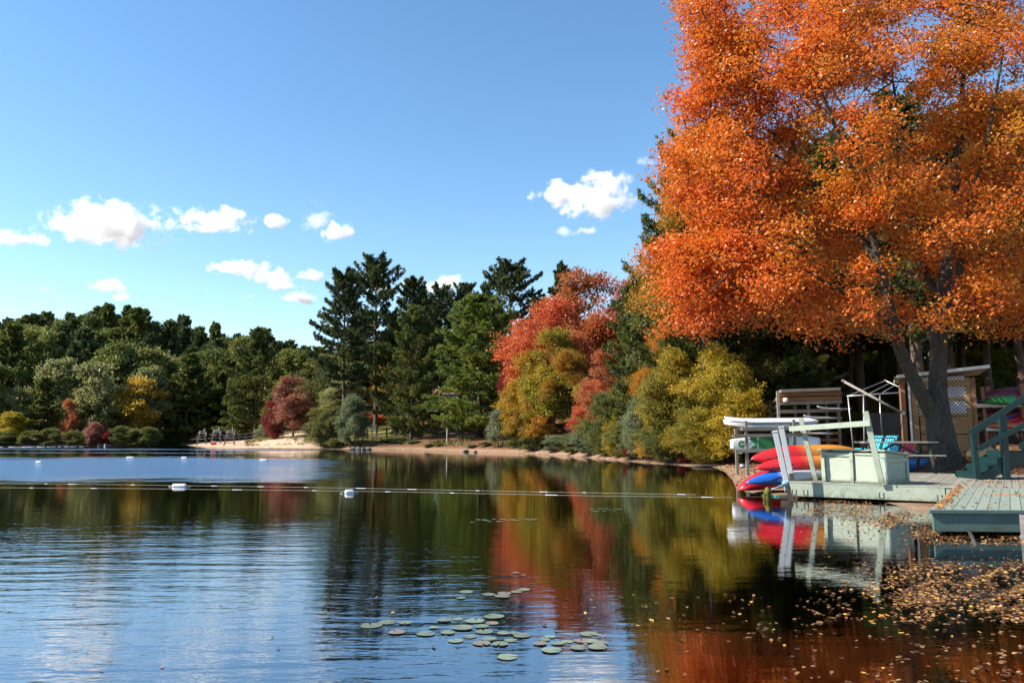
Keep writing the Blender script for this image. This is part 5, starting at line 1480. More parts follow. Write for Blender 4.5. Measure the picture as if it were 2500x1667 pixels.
# ---------------- pedal boats and deck chairs in the yard
def pedal_boat(label, px, D, az, hullm, seatm, seat2, group='pedal boats pulled up in the boat yard', rail=True, s=1.0):
    x = X(px, D)
    t = thing('pedal_boat', label, 'pedal boat', (x, D, max(zt(x, D), .05)), az, group, scale=(s, s, s))
    def pontoon(y):
        V, F = [], []; ns, k = 12, 10
        for i in range(ns):
            u = i / (ns - 1); f = max(.15, math.sin(math.pi * min(.5, u * 1.1 + .02)) ** .6) if u < .5 else max(.5, 1 - .5 * ((u - .5) / .5) ** 3)
            for j in range(k):
                a = 2 * math.pi * j / k
                V.append((-1.2 + 2.4 * u, y + .24 * f * math.cos(a), .30 + .26 * f * math.copysign(abs(math.sin(a)) ** .7, math.sin(a)) + .16 * max(0, .3 - u)))
        for i in range(ns - 1):
            for j in range(k): F.append((i * k + j, (i + 1) * k + j, (i + 1) * k + (j + 1) % k, i * k + (j + 1) % k))
        F.append(tuple(range(k))); F.append(tuple((ns - 1) * k + j for j in reversed(range(k))))
        return V, F
    m = MB()
    for y in (-.5, .5): m.add(*pontoon(y))
    m.box((.1, 0, .40), (2.0, .7, .16)); m.build('hull', hullm, t, smooth=True)
    m = MB()   # rounded paddle-wheel housing
    m.tube([(.62, -.28, .50), (.62, .28, .50)], .34, 16); m.build('wheel_housing', hullm, t, smooth=False)
    for y, mt in ((-.38, seatm), (.38, seat2)):
        V, F = [], []
        prof = [(-.50, .56), (-.42, .62), (-.05, .52), (.10, .56), (.22, .80), (.33, 1.06), (.40, 1.08), (.36, .95), (.24, .62), (.12, .46), (-.45, .46)]
        m = MB()
        for r_ in range(5):                               # ribbed moulded seat
            y0 = y - .30 + r_ * .12
            n_ = len(prof)
            ins = .018
            P0 = [(px_, y0 + ins, pz_) for px_, pz_ in prof]; P1 = [(px_, y0 + .12 - ins, pz_) for px_, pz_ in prof]
            m.add(P0 + P1, [(i, (i + 1) % n_, n_ + (i + 1) % n_, n_ + i) for i in range(n_)] + [tuple(reversed(range(n_))), tuple(range(n_, 2 * n_))])
        m.box((-.03, y, .47), (.8, .58, .06)); m.build('seat', mt, t, bevel=.008)
    if rail:
        m = MB(); pts = [(-.95, -.70, .5), (-.95, -.72, .92), (-.86, -.72, 1.0), (.1, -.72, 1.0), (.2, -.72, .92), (.2, -.70, .5)]
        m.tube(pts, .028, 8); m.build('grab_rail', STEEL, t, smooth=True)
    return t
pedal_boat('teal pedal boat with cyan ribbed seats beside the lattice shed', 2140, 28.6, .25, TEALP, CYANP, CYANP)
pedal_boat('blue pedal boat with a red ribbed seat in front of the lattice shed', 2180, 26.9, .30, BLUEP, REDP, CYANP, rail=False, s=.95)
pedal_boat('teal pedal boat with blue seats behind the orange kayaks', 1945, 25.8, .10, TEALP, BLUEP, CYANP, rail=False, s=.92)
def lounge_chair(label, px, D, az):
    x = X(px, D); t = thing('lounge_chair', label, 'chair', (x, D, zt(x, D)), az, 'folding chairs lying in the boat yard')
    m = MB()
    for y in (-.28, .28):
        m.tube([(-.7, y, .12), (.2, y, .42), (.75, y, .95)], .018, 6); m.tube([(-.55, y, .02), (.35, y, .55)], .018, 6)
    m.tube([(-.7, -.28, .12), (-.7, .28, .12)], .018, 6); m.tube([(.75, -.28, .95), (.75, .28, .95)], .018, 6); m.build('frame', WHITEP, t, smooth=True)
    m = MB(); m.add([(-.68, -.26, .14), (.2, -.26, .43), (.74, -.26, .94), (-.68, .26, .14), (.2, .26, .43), (.74, .26, .94), (-.68, -.26, .125), (.2, -.26, .415), (.74, -.26, .925), (-.68, .26, .125), (.2, .26, .415), (.74, .26, .925)],
                    [(0, 1, 4, 3), (1, 2, 5, 4), (9, 10, 7, 6), (10, 11, 8, 7)]); m.build('sling', BLUEP, t)
    return t
lounge_chair('folding chair with white tubes behind the orange kayak', 2018, 26.6, .2)
lounge_chair('folding chair lying low, half hidden by the picnic table', 2070, 27.2, -.1)

# ---------------- stump, float and litter at the water edge
st = thing('mossy_stump', 'moss covered stump sticking out of the water by the posts', 'stump', G(1873, 1218, 0))
m = MB(); m.tube([(.02, 0, -.4), (0, 0, -.05), (-.01, .01, .10), (.02, 0, .22), (.0, .02, .27)], [.10, .085, .075, .065, .03], 10); m.build('stub', MOSS, st, smooth=True)
m = MB(); m.tube([(-.05, -.03, .16), (-.11, -.05, .08), (-.10, -.06, 0), (-.12, -.05, -.1)], [.016, .014, .012, .01], 6); m.tube([(.05, -.02, .22), (.08, -.04, .12), (.07, -.03, .0)], [.02, .018, .012], 6); m.build('twig', MOSS, st, smooth=True)
t = thing('beach_ball', 'small blue and white ball lying on the shore by the paddleboard rack', 'ball', (*G(1812, 1136, .2)[:2], zt(*G(1812, 1136, .2)[:2]) + .07))
m = MB(); m.lathe([(.001, -.09), (.05, -.075), (.085, -.03), (.09, 0), (.085, .03), (.05, .075), (.001, .09)], (0, 0, 0), 12); m.build('shell', BLUEP, t, smooth=True)
m = MB(); m.lathe([(.0865, -.028), (.0925, 0), (.0865, .028)], (0, 0, 0), 12); m.build('band', WHITEP, t, smooth=True)
lg = thing('driftwood_log', 'dark log lying at the water edge below the thicket', 'log', (*G(1735, 1138, .03)[:2], .02), .1)
m = MB(); m.tube([(-.9, 0, 0), (-.3, .04, .02), (.4, 0, .03), (.9, .05, .02)], [.05, .08, .075, .04], 8); m.build('wood', DARKWOOD, lg, smooth=True)

# ---------------- right-hand kayak rack
KD = 27.5
kr = thing('kayak_rack', 'timber kayak rack with white arms behind the teal stairs', 'rack', (X(2395, KD), KD, zt(X(2395, KD), KD)))
ko = Vector(kr.location)
for px, D, top, mt in ((2396, KD - .1, 944, REDWOOD), (2412, KD + 1.2, 944, REDWOOD), (2492, KD - .1, 936, REDWOOD), (2504, KD + 1.2, 936, REDWOOD)):
    f0 = foot(px + 12, D); rkb('post', f0, W(px, top, D), .13, .10, side=(1, 0, 0), parent=kr, ov=ko, mat=mt)
    m = MB(); m.box(f0 - ko + Vector((0, 0, .15)), (.22, .22, .22)); m.build('footing', ROCK, kr, bevel=.01)
for y0, y1, D in ((990, 987, KD - .2), (1047, 1045, KD - .2)):
    rkb('arm_board', W(2376 if y0 < 1000 else 2406, y0, D), W(2530, y1, D + .1), .13, .05, parent=kr, ov=ko, mat=WHITEP)
for y0, D in ((992, KD + 1.3), (1048, KD + 1.3)):
    rkb('arm_board', W(2376, y0, D), W(2530, y0 - 2, D), .13, .05, parent=kr, ov=ko, mat=WHITEP)
def rack_boat(label, px, py, D, mat, **k):
    return kayak(label, px, py, D, k.pop('az', .08), mat, group='kayaks on the rack behind the stairs', graphic=False, **k)
rack_boat('long dark red canoe lying keel up on top of the rack', 2386, 975, KD + .2, DKREDP, L=3.8, H=.52, B=.8, tip=.12, blunt=.55)
gk = rack_boat('green kayak with light ribs on the upper tier of the rack', 2402, 981, KD - .35, GREENP, L=2.2, H=.30, B=.6, tip=.3, blunt=.3)
for x_ in (.10, .30, .50):
    m = MB(); m.tube([(x_ + .10, -.26, -.06), (x_ + .07, -.305, .02), (x_ + .03, -.29, .10), (x_, -.16, .185)], [.02, .026, .026, .016], 6); m.build('rib', LIMEP, gk, smooth=True)
rack_boat('bright red kayak on the upper tier of the rack at the picture edge', 2464, 979, KD - .4, REDP, L=2.2, H=.36, B=.62, tip=.3, blunt=.3)
rack_boat('blue kayak nose peeping past the shed on the upper tier', 2370, 981, KD + .9, BLUEP, L=3.0, H=.40, B=.6)
rack_boat('orange and red kayak on the lower tier of the rack', 2383, 1033, KD + .5, ORANGEP, L=2.6, H=.34, B=.62, az=.12, pitch=rad(5))
rack_boat('orange kayak at the front of the lower tier', 2406, 1040, KD - .3, ORANGEP, L=2.0, H=.24, B=.6)
rack_boat('blue and white boat in the middle of the lower tier', 2424, 1030, KD + .3, BLUEP, L=2.4, H=.34, B=.6, pitch=rad(3))
rack_boat('red kayak with a white band on the lower tier behind the handrail', 2452, 1030, KD + .1, REDP, L=2.4, H=.36, B=.62, pitch=rad(4))
rack_boat('red kayak at the front of the lower tier near the picture edge', 2466, 1036, KD - .4, REDP, L=2.2, H=.30, B=.62, pitch=rad(4))
rack_boat('dark maroon boat hanging under the upper tier', 2376, 1012, KD + .9, DKREDP, L=3.2, H=.34, B=.6)
rack_boat('tan rounded boat hull on the ground behind the first stair post', 2368, 1112, 23.6, TANP, L=.95, H=.5, B=.75, az=.3, tip=.4, blunt=.4)

# ---------------- teal stairs
D1 = 19.6
s0_ = wv(2385, 1166, D1); s0_.z = ZD
stairs = thing('stairs', 'dark teal wooden stairs with a sloping handrail rising to the right', 'stairs', s0_)
q = s0_
def sv(px, py, D=D1): return wv(px, py, D) - q
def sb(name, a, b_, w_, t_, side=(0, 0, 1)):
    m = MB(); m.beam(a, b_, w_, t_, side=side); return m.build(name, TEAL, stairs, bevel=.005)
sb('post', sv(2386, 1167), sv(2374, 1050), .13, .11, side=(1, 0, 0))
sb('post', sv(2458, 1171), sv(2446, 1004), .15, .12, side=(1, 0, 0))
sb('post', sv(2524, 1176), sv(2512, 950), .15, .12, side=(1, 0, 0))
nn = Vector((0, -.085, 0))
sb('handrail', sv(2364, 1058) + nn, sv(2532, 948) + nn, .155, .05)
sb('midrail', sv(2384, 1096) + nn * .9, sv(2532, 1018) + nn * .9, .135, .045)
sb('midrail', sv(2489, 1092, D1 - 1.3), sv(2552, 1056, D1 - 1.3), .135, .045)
for i_, (x0, z0_) in enumerate(((.10, .16), (.38, .34), (.66, .52), (.94, .70))):
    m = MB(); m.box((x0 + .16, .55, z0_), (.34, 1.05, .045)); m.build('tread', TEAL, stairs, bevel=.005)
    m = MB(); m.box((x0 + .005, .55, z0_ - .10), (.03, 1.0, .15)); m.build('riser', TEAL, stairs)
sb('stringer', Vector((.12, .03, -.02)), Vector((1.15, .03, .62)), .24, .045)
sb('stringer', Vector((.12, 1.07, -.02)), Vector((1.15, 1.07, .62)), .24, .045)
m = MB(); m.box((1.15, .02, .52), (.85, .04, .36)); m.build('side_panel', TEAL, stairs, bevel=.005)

# ---------------- buoys and lines
def buoy(label, px, py, Lb, r_, az=0.0, group='white swim buoys'):
    t = thing('buoy', label, 'buoy', G(px, py, 0), az, group)
    m = MB(); pr = [(.001, -Lb / 2), (r_ * .55, -Lb / 2 + .01), (r_ * .92, -Lb / 2 + r_ * .4), (r_, -Lb / 2 + r_ * .8), (r_, Lb / 2 - r_ * .8), (r_ * .92, Lb / 2 - r_ * .4), (r_ * .55, Lb / 2 - .01), (.001, Lb / 2)]
    m.lathe(pr, (0, 0, 0), 16)
    o = m.build('float', BUOYM, t, smooth=True); o.rotation_euler = (0, rad(90), 0); o.location = (0, 0, r_ * .30)
    m = MB(); m.tube([(Lb / 2 - .01, 0, r_ * .3), (Lb / 2 + .05, 0, .02), (Lb / 2 + .12, .02, .0)], .014, 6); m.tube([(-Lb / 2 + .01, 0, r_ * .3), (-Lb / 2 - .05, 0, .02), (-Lb / 2 - .1, .02, .0)], .014, 6); m.build('rope_end', ROPEM, t, smooth=True)
    return t
buoy('big white capsule buoy floating on the near rope, the leftmost near one', 438, 1188, .42, .070, .03)
buoy('white barrel buoy floating alone in the dark green reflection', 853, 1204, .26, .075, .5)
buoy('far white buoy in the ruffled water, close to the left edge', 95, 1129, .34, .065, 0)
buoy('far white buoy midway to the beach, on the edge of the ruffled band', 318, 1117.5, .50, .06, 0)
buoy('far white buoy in front of the lifeguard chairs', 450, 1118.5, .38, .07, 0)
buoy('far white buoy in front of the russet tree', 643, 1124, .44, .06, 0)
def float_line(label, pts, nf, seed, fr=.0065, fl=(.10, .35)):
    P = [Vector(G(a, b, 0)) + Vector((0, 0, .002)) for a, b in pts]
    o = P[0].copy()
    t = thing('buoy_line', label, 'rope', o, group=None)
    m = MB(); m.tube([p - o for p in P], .003, 5); m.build('rope', ROPEM, t)
    r_ = random.Random(seed)
    seg = [(P[i + 1] - P[i]).length for i in range(len(P) - 1)]; tot = sum(seg)
    for k_ in range(nf):
        s_ = tot * (k_ + r_.uniform(.1, .9)) / nf
        i = 0
        while i < len(seg) - 1 and s_ > seg[i]: s_ -= seg[i]; i += 1
        d = (P[i + 1] - P[i]).normalized(); c = P[i] + d * s_ - o
        ln = r_.uniform(*fl)
        m = MB(); m.tube([c - d * ln / 2, c - d * (ln / 2 - .02), c + d * (ln / 2 - .02), c + d * ln / 2], [fr * .4, fr, fr, fr * .4], 7); m.build('float', BUOYM, t, smooth=True)
float_line('upper white float line running across the lake from the left edge', [(-200, 1178), (60, 1180.5), (250, 1182), (420, 1184.5), (640, 1187.5), (850, 1191), (1250, 1199), (1500, 1203.5), (1700, 1207)], 14, 3)
float_line('lower white float line just below the big capsule buoy', [(-200, 1188), (60, 1190.5), (300, 1192), (520, 1194.5), (800, 1197.5), (1000, 1200.5), (1180, 1204.5), (1450, 1210), (1640, 1212), (1790, 1214)], 9, 4)
float_line('string of white floats along the far shore on the left', [(-250, 1091.5), (0, 1091), (120, 1090.5), (210, 1089.6)], 26, 5, fr=.035, fl=(.4, 1.1))
for lab, px, py in (('white upright mooring float at the far water edge', 242, 1087.6), ('small white round float right of the upright one at the far water edge', 258, 1087.2)):
    t = thing('mooring_float', lab, 'buoy', G(px, py + 1, 0), 0, 'mooring floats at the far shore')
    m = MB(); m.lathe([(.05, -.1), (.2, 0), (.22, .15), (.12, .32), (.1, .5 if 'upright' in lab else .3), (.02, .55 if 'upright' in lab else .33)], (0, 0, 0), 12); m.build('float', BUOYM, t, smooth=True)
    m = MB(); m.lathe([(.03, .0), (.05, .04), (.03, .08)], (0, 0, .54 if 'upright' in lab else .32), 8); m.build('ring', STEEL, t, smooth=True)

# ---------------- the beach: chairs, cooler, raft, fence
def guard_chair(label, px, py, D):
    x = X(px, D); zg = zt(x, D)
    t = thing('lifeguard_chair', label, 'lifeguard chair', (x, D, zg), .25, 'lifeguard chairs on the beach')
    for sx in (-1, 1):
        for sy in (-1, 1):
            m = MB(); m.beam((sx * .62, sy * .62, -.05), (sx * .36, sy * .34, 1.62), .08, .06, side=(1, 0, 0)); m.build('leg', GREYWOOD, t)
    for z_, k_ in ((.35, .58), (.85, .50), (1.25, .43)):
        for sy in (-1, 1):
            m = MB(); m.beam((-k_, sy * k_, z_), (k_, sy * k_, z_), .07, .04); m.build('rung', GREYWOOD, t)
    m = MB(); m.box((0, 0, 1.62), (.95, .85, .06)); m.build('seat', WHITEP, t)
    m = MB(); m.box((.30, .05, 1.98), (.05, .85, .55)); m.build('backrest', WHITEP, t)
    m = MB(); m.box((-.42, 0, 1.15), (.55, .8, .05)); m.build('foot_platform', WHITEP, t)
    for sy in (-1, 1):
        m = MB(); m.box((-.02, sy * .42, 1.90), (.7, .05, .06)); m.box((-.34, sy * .42, 1.76), (.05, .05, .26)); m.build('armrest', WHITEP, t)
    m = MB(); m.box((.56, -.2, 1.55), (.05, .45, .55)); m.build('rescue_board', WHITEP, t)
guard_chair('farthest lifeguard chair, the leftmost on the beach', 493, 1077, 107)
guard_chair('middle lifeguard chair on the beach, a red cooler at its feet', 528, 1078, 104)
guard_chair('nearest and largest lifeguard chair on the beach', 561, 1082, 98)
x = X(523, 102); t = thing('cooler', 'small red cooler by the middle lifeguard chair', 'cooler', (x, 102, zt(x, 102)))
m = MB(); m.box((0, 0, .2), (.6, .4, .4)); m.build('body', REDP, t, bevel=.03)
m = MB(); m.box((0, 0, .43), (.64, .44, .06)); m.build('lid', WHITEP, t, bevel=.02)
for lab, px, py in (('white overturned skiff on the beach edge, the left of the pair', 709, 1094), ('white overturned skiff on the beach edge, the right of the pair', 731, 1093.6)):
    p = G(px, py, .0); D = p[1] + .5
    kayak(lab, px - 12, py - 1.2, D, .05, WHITEGEL, L=1.15, B=.9, H=.30, tip=.2, graphic=False, group='white skiffs on the beach edge', name='skiff', cat='boat')
fc = None
fp = [(440, 124), (480, 122), (520, 120), (560, 118), (600, 115), (630, 111), (658, 106), (688, 103)]
P = [Vector((X(a, d), d, zt(X(a, d), d))) for a, d in fp]
fc = thing('beach_fence', 'dark post and rail fence behind the lifeguard chairs, climbing the mound', 'fence', P[0])
for p in P:
    m = MB(); m.box(p - P[0] + Vector((0, 0, .55)), (.12, .12, 1.2)); m.build('post', DARKTABLE, fc)
for a, b_ in zip(P[:-1], P[1:]):
    for z_ in (.55, 1.0):
        m = MB(); m.beam(a - P[0] + Vector((0, 0, z_)), b_ - P[0] + Vector((0, 0, z_)), .07, .04); m.build('rail', DARKTABLE, fc)

# ---------------- the picnic ground under the pines
def far_table(label, px, D, az, Lb=1.9):
    x = X(px, D); t = thing('picnic_table', label, 'picnic table', (x, D, zt(x, D)), az, 'dark picnic tables under the pines')
    m = MB(); m.box((0, 0, .75), (Lb, .8, .05)); m.build('table_top', DARKTABLE, t)
    for y_ in (-.7, .7):
        m = MB(); m.box((0, y_, .45), (Lb, .28, .05)); m.build('bench', DARKTABLE, t)
    for x_ in (-Lb * .36, Lb * .36):
        for s_ in (-1, 1):
            m = MB(); m.beam((x_, s_ * .65, -.03), (x_, s_ * .22, .73), .11, .06, side=(0, 1, 0)); m.build('leg', DARKTABLE, t)
        m = MB(); m.beam((x_, -.78, .40), (x_, .78, .40), .10, .05); m.build('cross_beam', DARKTABLE, t)
far_table('dark picnic table standing alone left of the grey post', 1067, 79, .1)
far_table('dark picnic table just right of the grey post', 1112, 78, .05, 1.8)
far_table('dark picnic table second from the grey post', 1145, 79, .0, 1.9)
far_table('dark picnic table farthest right, beside the white trestle', 1180, 80, -.1, 1.8)
x = X(1092, 77.5); t = thing('post', 'grey post standing among the picnic tables under the pines', 'post', (x, 77.5, zt(x, 77.5)))
m = MB(); m.tube([(0, 0, -.2), (0, 0, 1.35)], .09, 8); m.build('shaft', TABLEWOOD, t)
m = MB(); m.lathe([(.10, 1.35), (.08, 1.40), (.02, 1.43)], (0, 0, 0), 8); m.build('cap', GREYWOOD, t)
x = X(1188, 82); t = thing('trestle', 'pale trestle standing at the right end of the picnic tables', 'trestle', (x, 82, zt(x, 82)))
for s_ in (-1, 1):
    m = MB(); m.beam((s_ * .35, 0, 0), (s_ * .1, 0, 1.0), .08, .06, side=(0, 1, 0)); m.build('leg', GREYWOOD, t)
m = MB(); m.box((0, 0, 1.02), (.5, .9, .06)); m.build('bar', GREYWOOD, t)
x = X(1170, 92); pv = thing('picnic_shelter', 'dark open picnic shelter in the shade behind the tables', 'shelter', (x, 92, zt(x, 92)))
for sx in (-2.6, 0, 2.6):
    for sy in (-1.5, 1.5):
        m = MB(); m.box((sx, sy, .9), (.16, .16, 1.9)); m.build('post', DARKTABLE, pv)
for sy, a in ((-1, 1), (1, -1)):
    m = MB(); P = [Vector((-3.0, sy * 2.0, 1.75)), Vector((3.0, sy * 2.0, 1.75)), Vector((3.0, 0, 2.35)), Vector((-3.0, 0, 2.35))]
    m.add(P + [p + Vector((0, 0, .1)) for p in P], [(0, 3, 2, 1), (4, 5, 6, 7), (0, 1, 5, 4), (1, 2, 6, 5), (2, 3, 7, 6), (3, 0, 4, 7)]); m.build('roof_slope', DARKTABLE, pv)
m = MB(); m.box((0, 1.4, .55), (5.2, .08, .9)); m.build('back_wall', DARKTABLE, pv)
fp = [(872, 91), (897, 90), (920, 89.5), (944, 90), (968, 91), (990, 92)]
P = [Vector((X(a, d), d, zt(X(a, d), d))) for a, d in fp]
fc = thing('split_rail_fence', 'dark split rail fence in front of the pine trunks', 'fence', P[0])
for p in P:
    m = MB(); m.box(p - P[0] + Vector((0, 0, .5)), (.16, .16, 1.15)); m.build('post', DARKTABLE, fc)
for a, b_ in zip(P[:-1], P[1:]):
    for z_ in (.40, .85):
        m = MB(); m.beam(a - P[0] + Vector((0, 0, z_)), b_ - P[0] + Vector((0, 0, z_ + .04)), .12, .07); m.build('rail', DARKTABLE, fc)
x = X(908, 87); t = thing('notice_board', 'small grey notice board on a post beside the split rail fence', 'sign', (x, 87, zt(x, 87)))
m = MB(); m.box((0, 0, .95), (.12, .10, 2.0)); m.box((.5, .04, .6), (.14, .1, 1.2)); m.build('post', GREYWOOD, t)
m = MB(); m.box((.1, -.07, 1.45), (.8, .05, .55)); m.build('panel', GREYWOOD, t)

def rock(label, px, py, s, seed):
    r_ = np.random.default_rng(seed)
    b = bmesh.new(); bmesh.ops.create_icosphere(b, subdivisions=2, radius=1.0)
    for v in b.verts:
        v.co *= 1 + .22 * math.sin(v.co.x * 3 + seed) * math.cos(v.co.y * 4 + seed) + r_.normal(0, .05)
    me_ = bpy.data.meshes.new('rock'); b.to_mesh(me_); b.free(); me_.materials.append(ROCK)
    p = G(px, py, .0)
    return thing('rock', label, 'rock', (p[0], p[1], .08), 0, 'rocks on the shore', data=me_, scale=(s, s * .8, s * .55))
rock('dark boulder at the water edge below the picnic tables', 1137, 1103, .30, 1)
rock('smaller dark rock right of the boulder at the water edge', 1160, 1104, .18, 2)
for i, (px, w_) in enumerate([(862, .35), (876, .4), (886, .3), (900, .3)]):
    rock('low flat dark stone in the row at the water edge by the willow bush', px, 1097.5, w_, 10 + i)

# ---------------- lily pads
PADM = surf_mat('lily_pad', (.165, .20, .125), rough=.20, spec=.6, vary=.25, scale=14, stain=(.22, .15, .06), stain_amt=.6, stain_scale=18, tone=.2)
PADM2 = surf_mat('reddish_lily_pad', (.20, .15, .11), rough=.32, spec=.6, vary=.25, scale=14, tone=.2)
pads_px = [(485, 887, 135, 'c'), (580, 868, 115, 'c'), (680, 872, 80, 'c'), (632, 926, 105, 'c'), (905, 857, 90, 'm'), (980, 850, 70, 'm'), (1080, 860, 120, 'm'), (1190, 835, 125, 'm'), (1010, 900, 130, 'm'), (1120, 893, 90, 'm'), (1180, 873, 80, 'm'), (1135, 922, 110, 'm'),
           (800, 935, 115, 'm'), (925, 928, 90, 'm'), (845, 900, 60, 'm'), (1050, 950, 90, 'm'), (970, 975, 95, 'm'), (1120, 990, 110, 'm'), (1160, 965, 95, 'm'), (1225, 995, 100, 'm'), (1285, 972, 80, 'm'), (1245, 930, 80, 'm'), (1350, 945, 110, 'm'), (1310, 932, 70, 'm'),
           (1455, 992, 85, 'r'), (1480, 968, 70, 'r'), (1510, 952, 70, 'r'), (1555, 990, 80, 'r'), (1520, 1030, 125, 'r'), (1675, 1017, 100, 'r'), (1735, 935, 115, 'r'), (1688, 975, 90, 'r'), (1748, 978, 90, 'r'), (1800, 988, 100, 'r'), (1785, 1013, 120, 'r'), (1610, 980, 75, 'r'),
           (1268, 1068, 130, 's'), (1160, 710, 85, 'u'), (1250, 703, 85, 'u'), (1240, 720, 100, 'u'), (1360, 680, 80, 'u'), (1320, 694, 70, 'u'), (1030, 695, 90, 'u'), (1000, 730, 60, 'u'), (1315, 585, 45, 'u'), (1360, 596, 30, 'u')]
rg = random.Random(8)
for k_ in range(15): pads_px.append((1070 + k_ * 25 + rg.uniform(-8, 8), 286 + rg.uniform(-8, 8) - k_ * .5, rg.uniform(26, 46), 'f'))
for k_ in range(11): pads_px.append((1745 + k_ * 16 + rg.uniform(-6, 6), 226 + rg.uniform(-12, 10), rg.uniform(22, 40), 'g'))
PL = {'c': ('round green lily pad in the small group left of the main patch', 'lily pads left of the main patch'), 'm': ('round green lily pad in the main patch near the lower middle', 'lily pads of the main patch'), 'r': ('green lily pad in the group right of the main patch', 'lily pads right of the main patch'),
      's': ('single lily pad floating alone below the main patch', None), 'u': ('lily pad in the loose scatter above the main patch', 'lily pads scattered above the main patch'), 'f': ('small pale lily pad in the long thin row on the dark reflection', 'lily pads in the thin row'), 'g': ('small lily pad in the far patch on the yellow reflection', 'lily pads of the far patch')}
pad_meshes = []
for s_ in range(4):
    n_ = 22; V = [(0, 0, .004)]; r_ = random.Random(s_)
    for k_ in range(n_ + 1):
        a = .16 + (2 * math.pi - .32) * k_ / n_
        q_ = 1 + .03 * math.sin(3 * a + s_) + r_.uniform(-.015, .015)
        V.append((q_ * math.cos(a), q_ * math.sin(a), .012 + .016 * r_.random()))
    Fp = [(0, k_ + 1, k_ + 2) for k_ in range(n_)]
    V += [(x, y, z - .012) for x, y, z in V]
    m_ = n_ + 2
    Fp += [(m_, m_ + k_ + 2, m_ + k_ + 1) for k_ in range(n_)] + [(k_ + 1, m_ + k_ + 1, m_ + k_ + 2, k_ + 2) for k_ in range(n_)]
    pm = bpy.data.meshes.new('lily_pad'); pm.from_pydata(V, [], Fp); pm.materials.append(PADM); pad_meshes.append(pm)
for i, (cx, cy, w_, cl) in enumerate(pads_px):
    p = G(700 + cx / 2.352, 1150 + cy / 2.352, 0)
    r_ = w_ / 2.352 / FPX * p[1] / 2 * .9
    o = thing('lily_pad', PL[cl][0], 'lily pad', (p[0], p[1], .004 + .0012 * (i % 5)), rg.uniform(0, 6.28), PL[cl][1], data=pad_meshes[i % 4], scale=(r_, r_, min(r_, .05)))
    if i % 7 == 3:
        o.material_slots[0].link = 'OBJECT'; o.material_slots[0].material = PADM2

# ---------------- fallen leaves
LITTER = leaf_mat('fallen_leaves', [(0, (.05, .025, .012)), (.35, (.14, .065, .025)), (.62, (.26, .12, .045)), (.84, (.42, .24, .11)), (.94, (.55, .34, .05)), (1, (.60, .20, .035))], trans=.1, rough=.45, spec=.5, rnd=.3)
def litter_mesh(name, C, size, rng, flat=5.0):
    n_ = len(C)
    nrm = rng.normal(0, 1, (n_, 3)); nrm[:, 2] = np.abs(nrm[:, 2]) + flat; nrm = unit(nrm)
    t_ = unit(np.cross(nrm, rng.normal(0, 1, (n_, 3)))); b_ = np.cross(nrm, t_)
    s_ = (size * rng.uniform(.6, 1.3, n_))[:, None]
    curl = nrm * s_ * rng.uniform(-.05, .22, (n_, 1))
    pts = [t_ * -.55, b_ * .42 + t_ * -.12, b_ * .25 + t_ * .1, b_ * .34 + t_ * .34, t_ * .62, b_ * -.34 + t_ * .34, b_ * -.25 + t_ * .1, b_ * -.42 + t_ * -.12]
    cz = [0, 1, .3, .8, .4, .8, .3, 1]
    V = np.stack([C + p * s_ + curl * z for p, z in zip(pts, cz)], 1).reshape(-1, 3)
    base = np.arange(n_)[:, None] * 8
    F = np.concatenate([base + np.array([[0, 1, 2, 7]])[:, [0, 1, 2, 3]] * 0 + np.array([0, 1, 6, 7]), base + np.array([1, 2, 5, 6]), base + np.array([2, 3, 4, 5])], 0)
    T = np.tile(rng.uniform(0, 1, n_), 3)
    return mesh_np(name, V, [F], LITTER, tint=T)
rng = np.random.default_rng(77)
pts = []
def scatter(n_, px0, px1, py0, py1, accept):
    k_ = 0
    while k_ < n_:
        px, py = rng.uniform(px0, px1), py0 + (py1 - py0) * rng.uniform()
        if rng.uniform() < accept(px, py):
            pts.append(G(px, py, .006)); k_ += 1
sg_ = lambda v: 1 / (1 + math.exp(-max(-30, min(30, v))))
def clump(px, py):
    return .18 + .82 * sg_(6 * (math.sin(px * .021 + 1.7 * math.sin(py * .04)) * math.sin(py * .05 + px * .006) + .5 * math.sin(px * .055 + py * .09) - .05))
scatter(4800, 1935, 2540, 1205, 1330, lambda a, b: clump(a, b) * sg_((b - 1206 - (a - 1935) * .150) / 4) * (sg_((1240 + (a - 1935) * .19 - b) / 7) + .04))
scatter(2900, 1950, 2560, 1325, 1520, lambda a, b: clump(a, b) * (sg_((a - 2230 + (b - 1390) * .6) / 55) + .03) * sg_((b - 1372) / 7) * sg_((1480 - b) / 25))
scatter(260, 1930, 2560, 1430, 1667, lambda a, b: clump(a, b) * (.25 + .75 * sg_((a - 2150) / 80)))
scatter(90, 1380, 2050, 1450, 1580, lambda a, b: clump(a, b))
scatter(45, 700, 2000, 1230, 1660, lambda a, b: .6)
scatter(14, 0, 800, 1230, 1660, lambda a, b: .6)
C = np.array(pts)
C = C[shore_dist(C[:, 0], C[:, 1]) < .05]
cb = np.hypot(C[:, 0], C[:, 1])
near_i = np.argsort(cb)[:120]
rest = np.setdiff1d(np.arange(len(C)), near_i)
link('floating_leaves', litter_mesh('floating_leaves', C[rest], .035, rng), kind='stuff')
base_leaf = [litter_mesh('floating_leaf', np.zeros((1, 3)), .039, rng) for _ in range(8)]
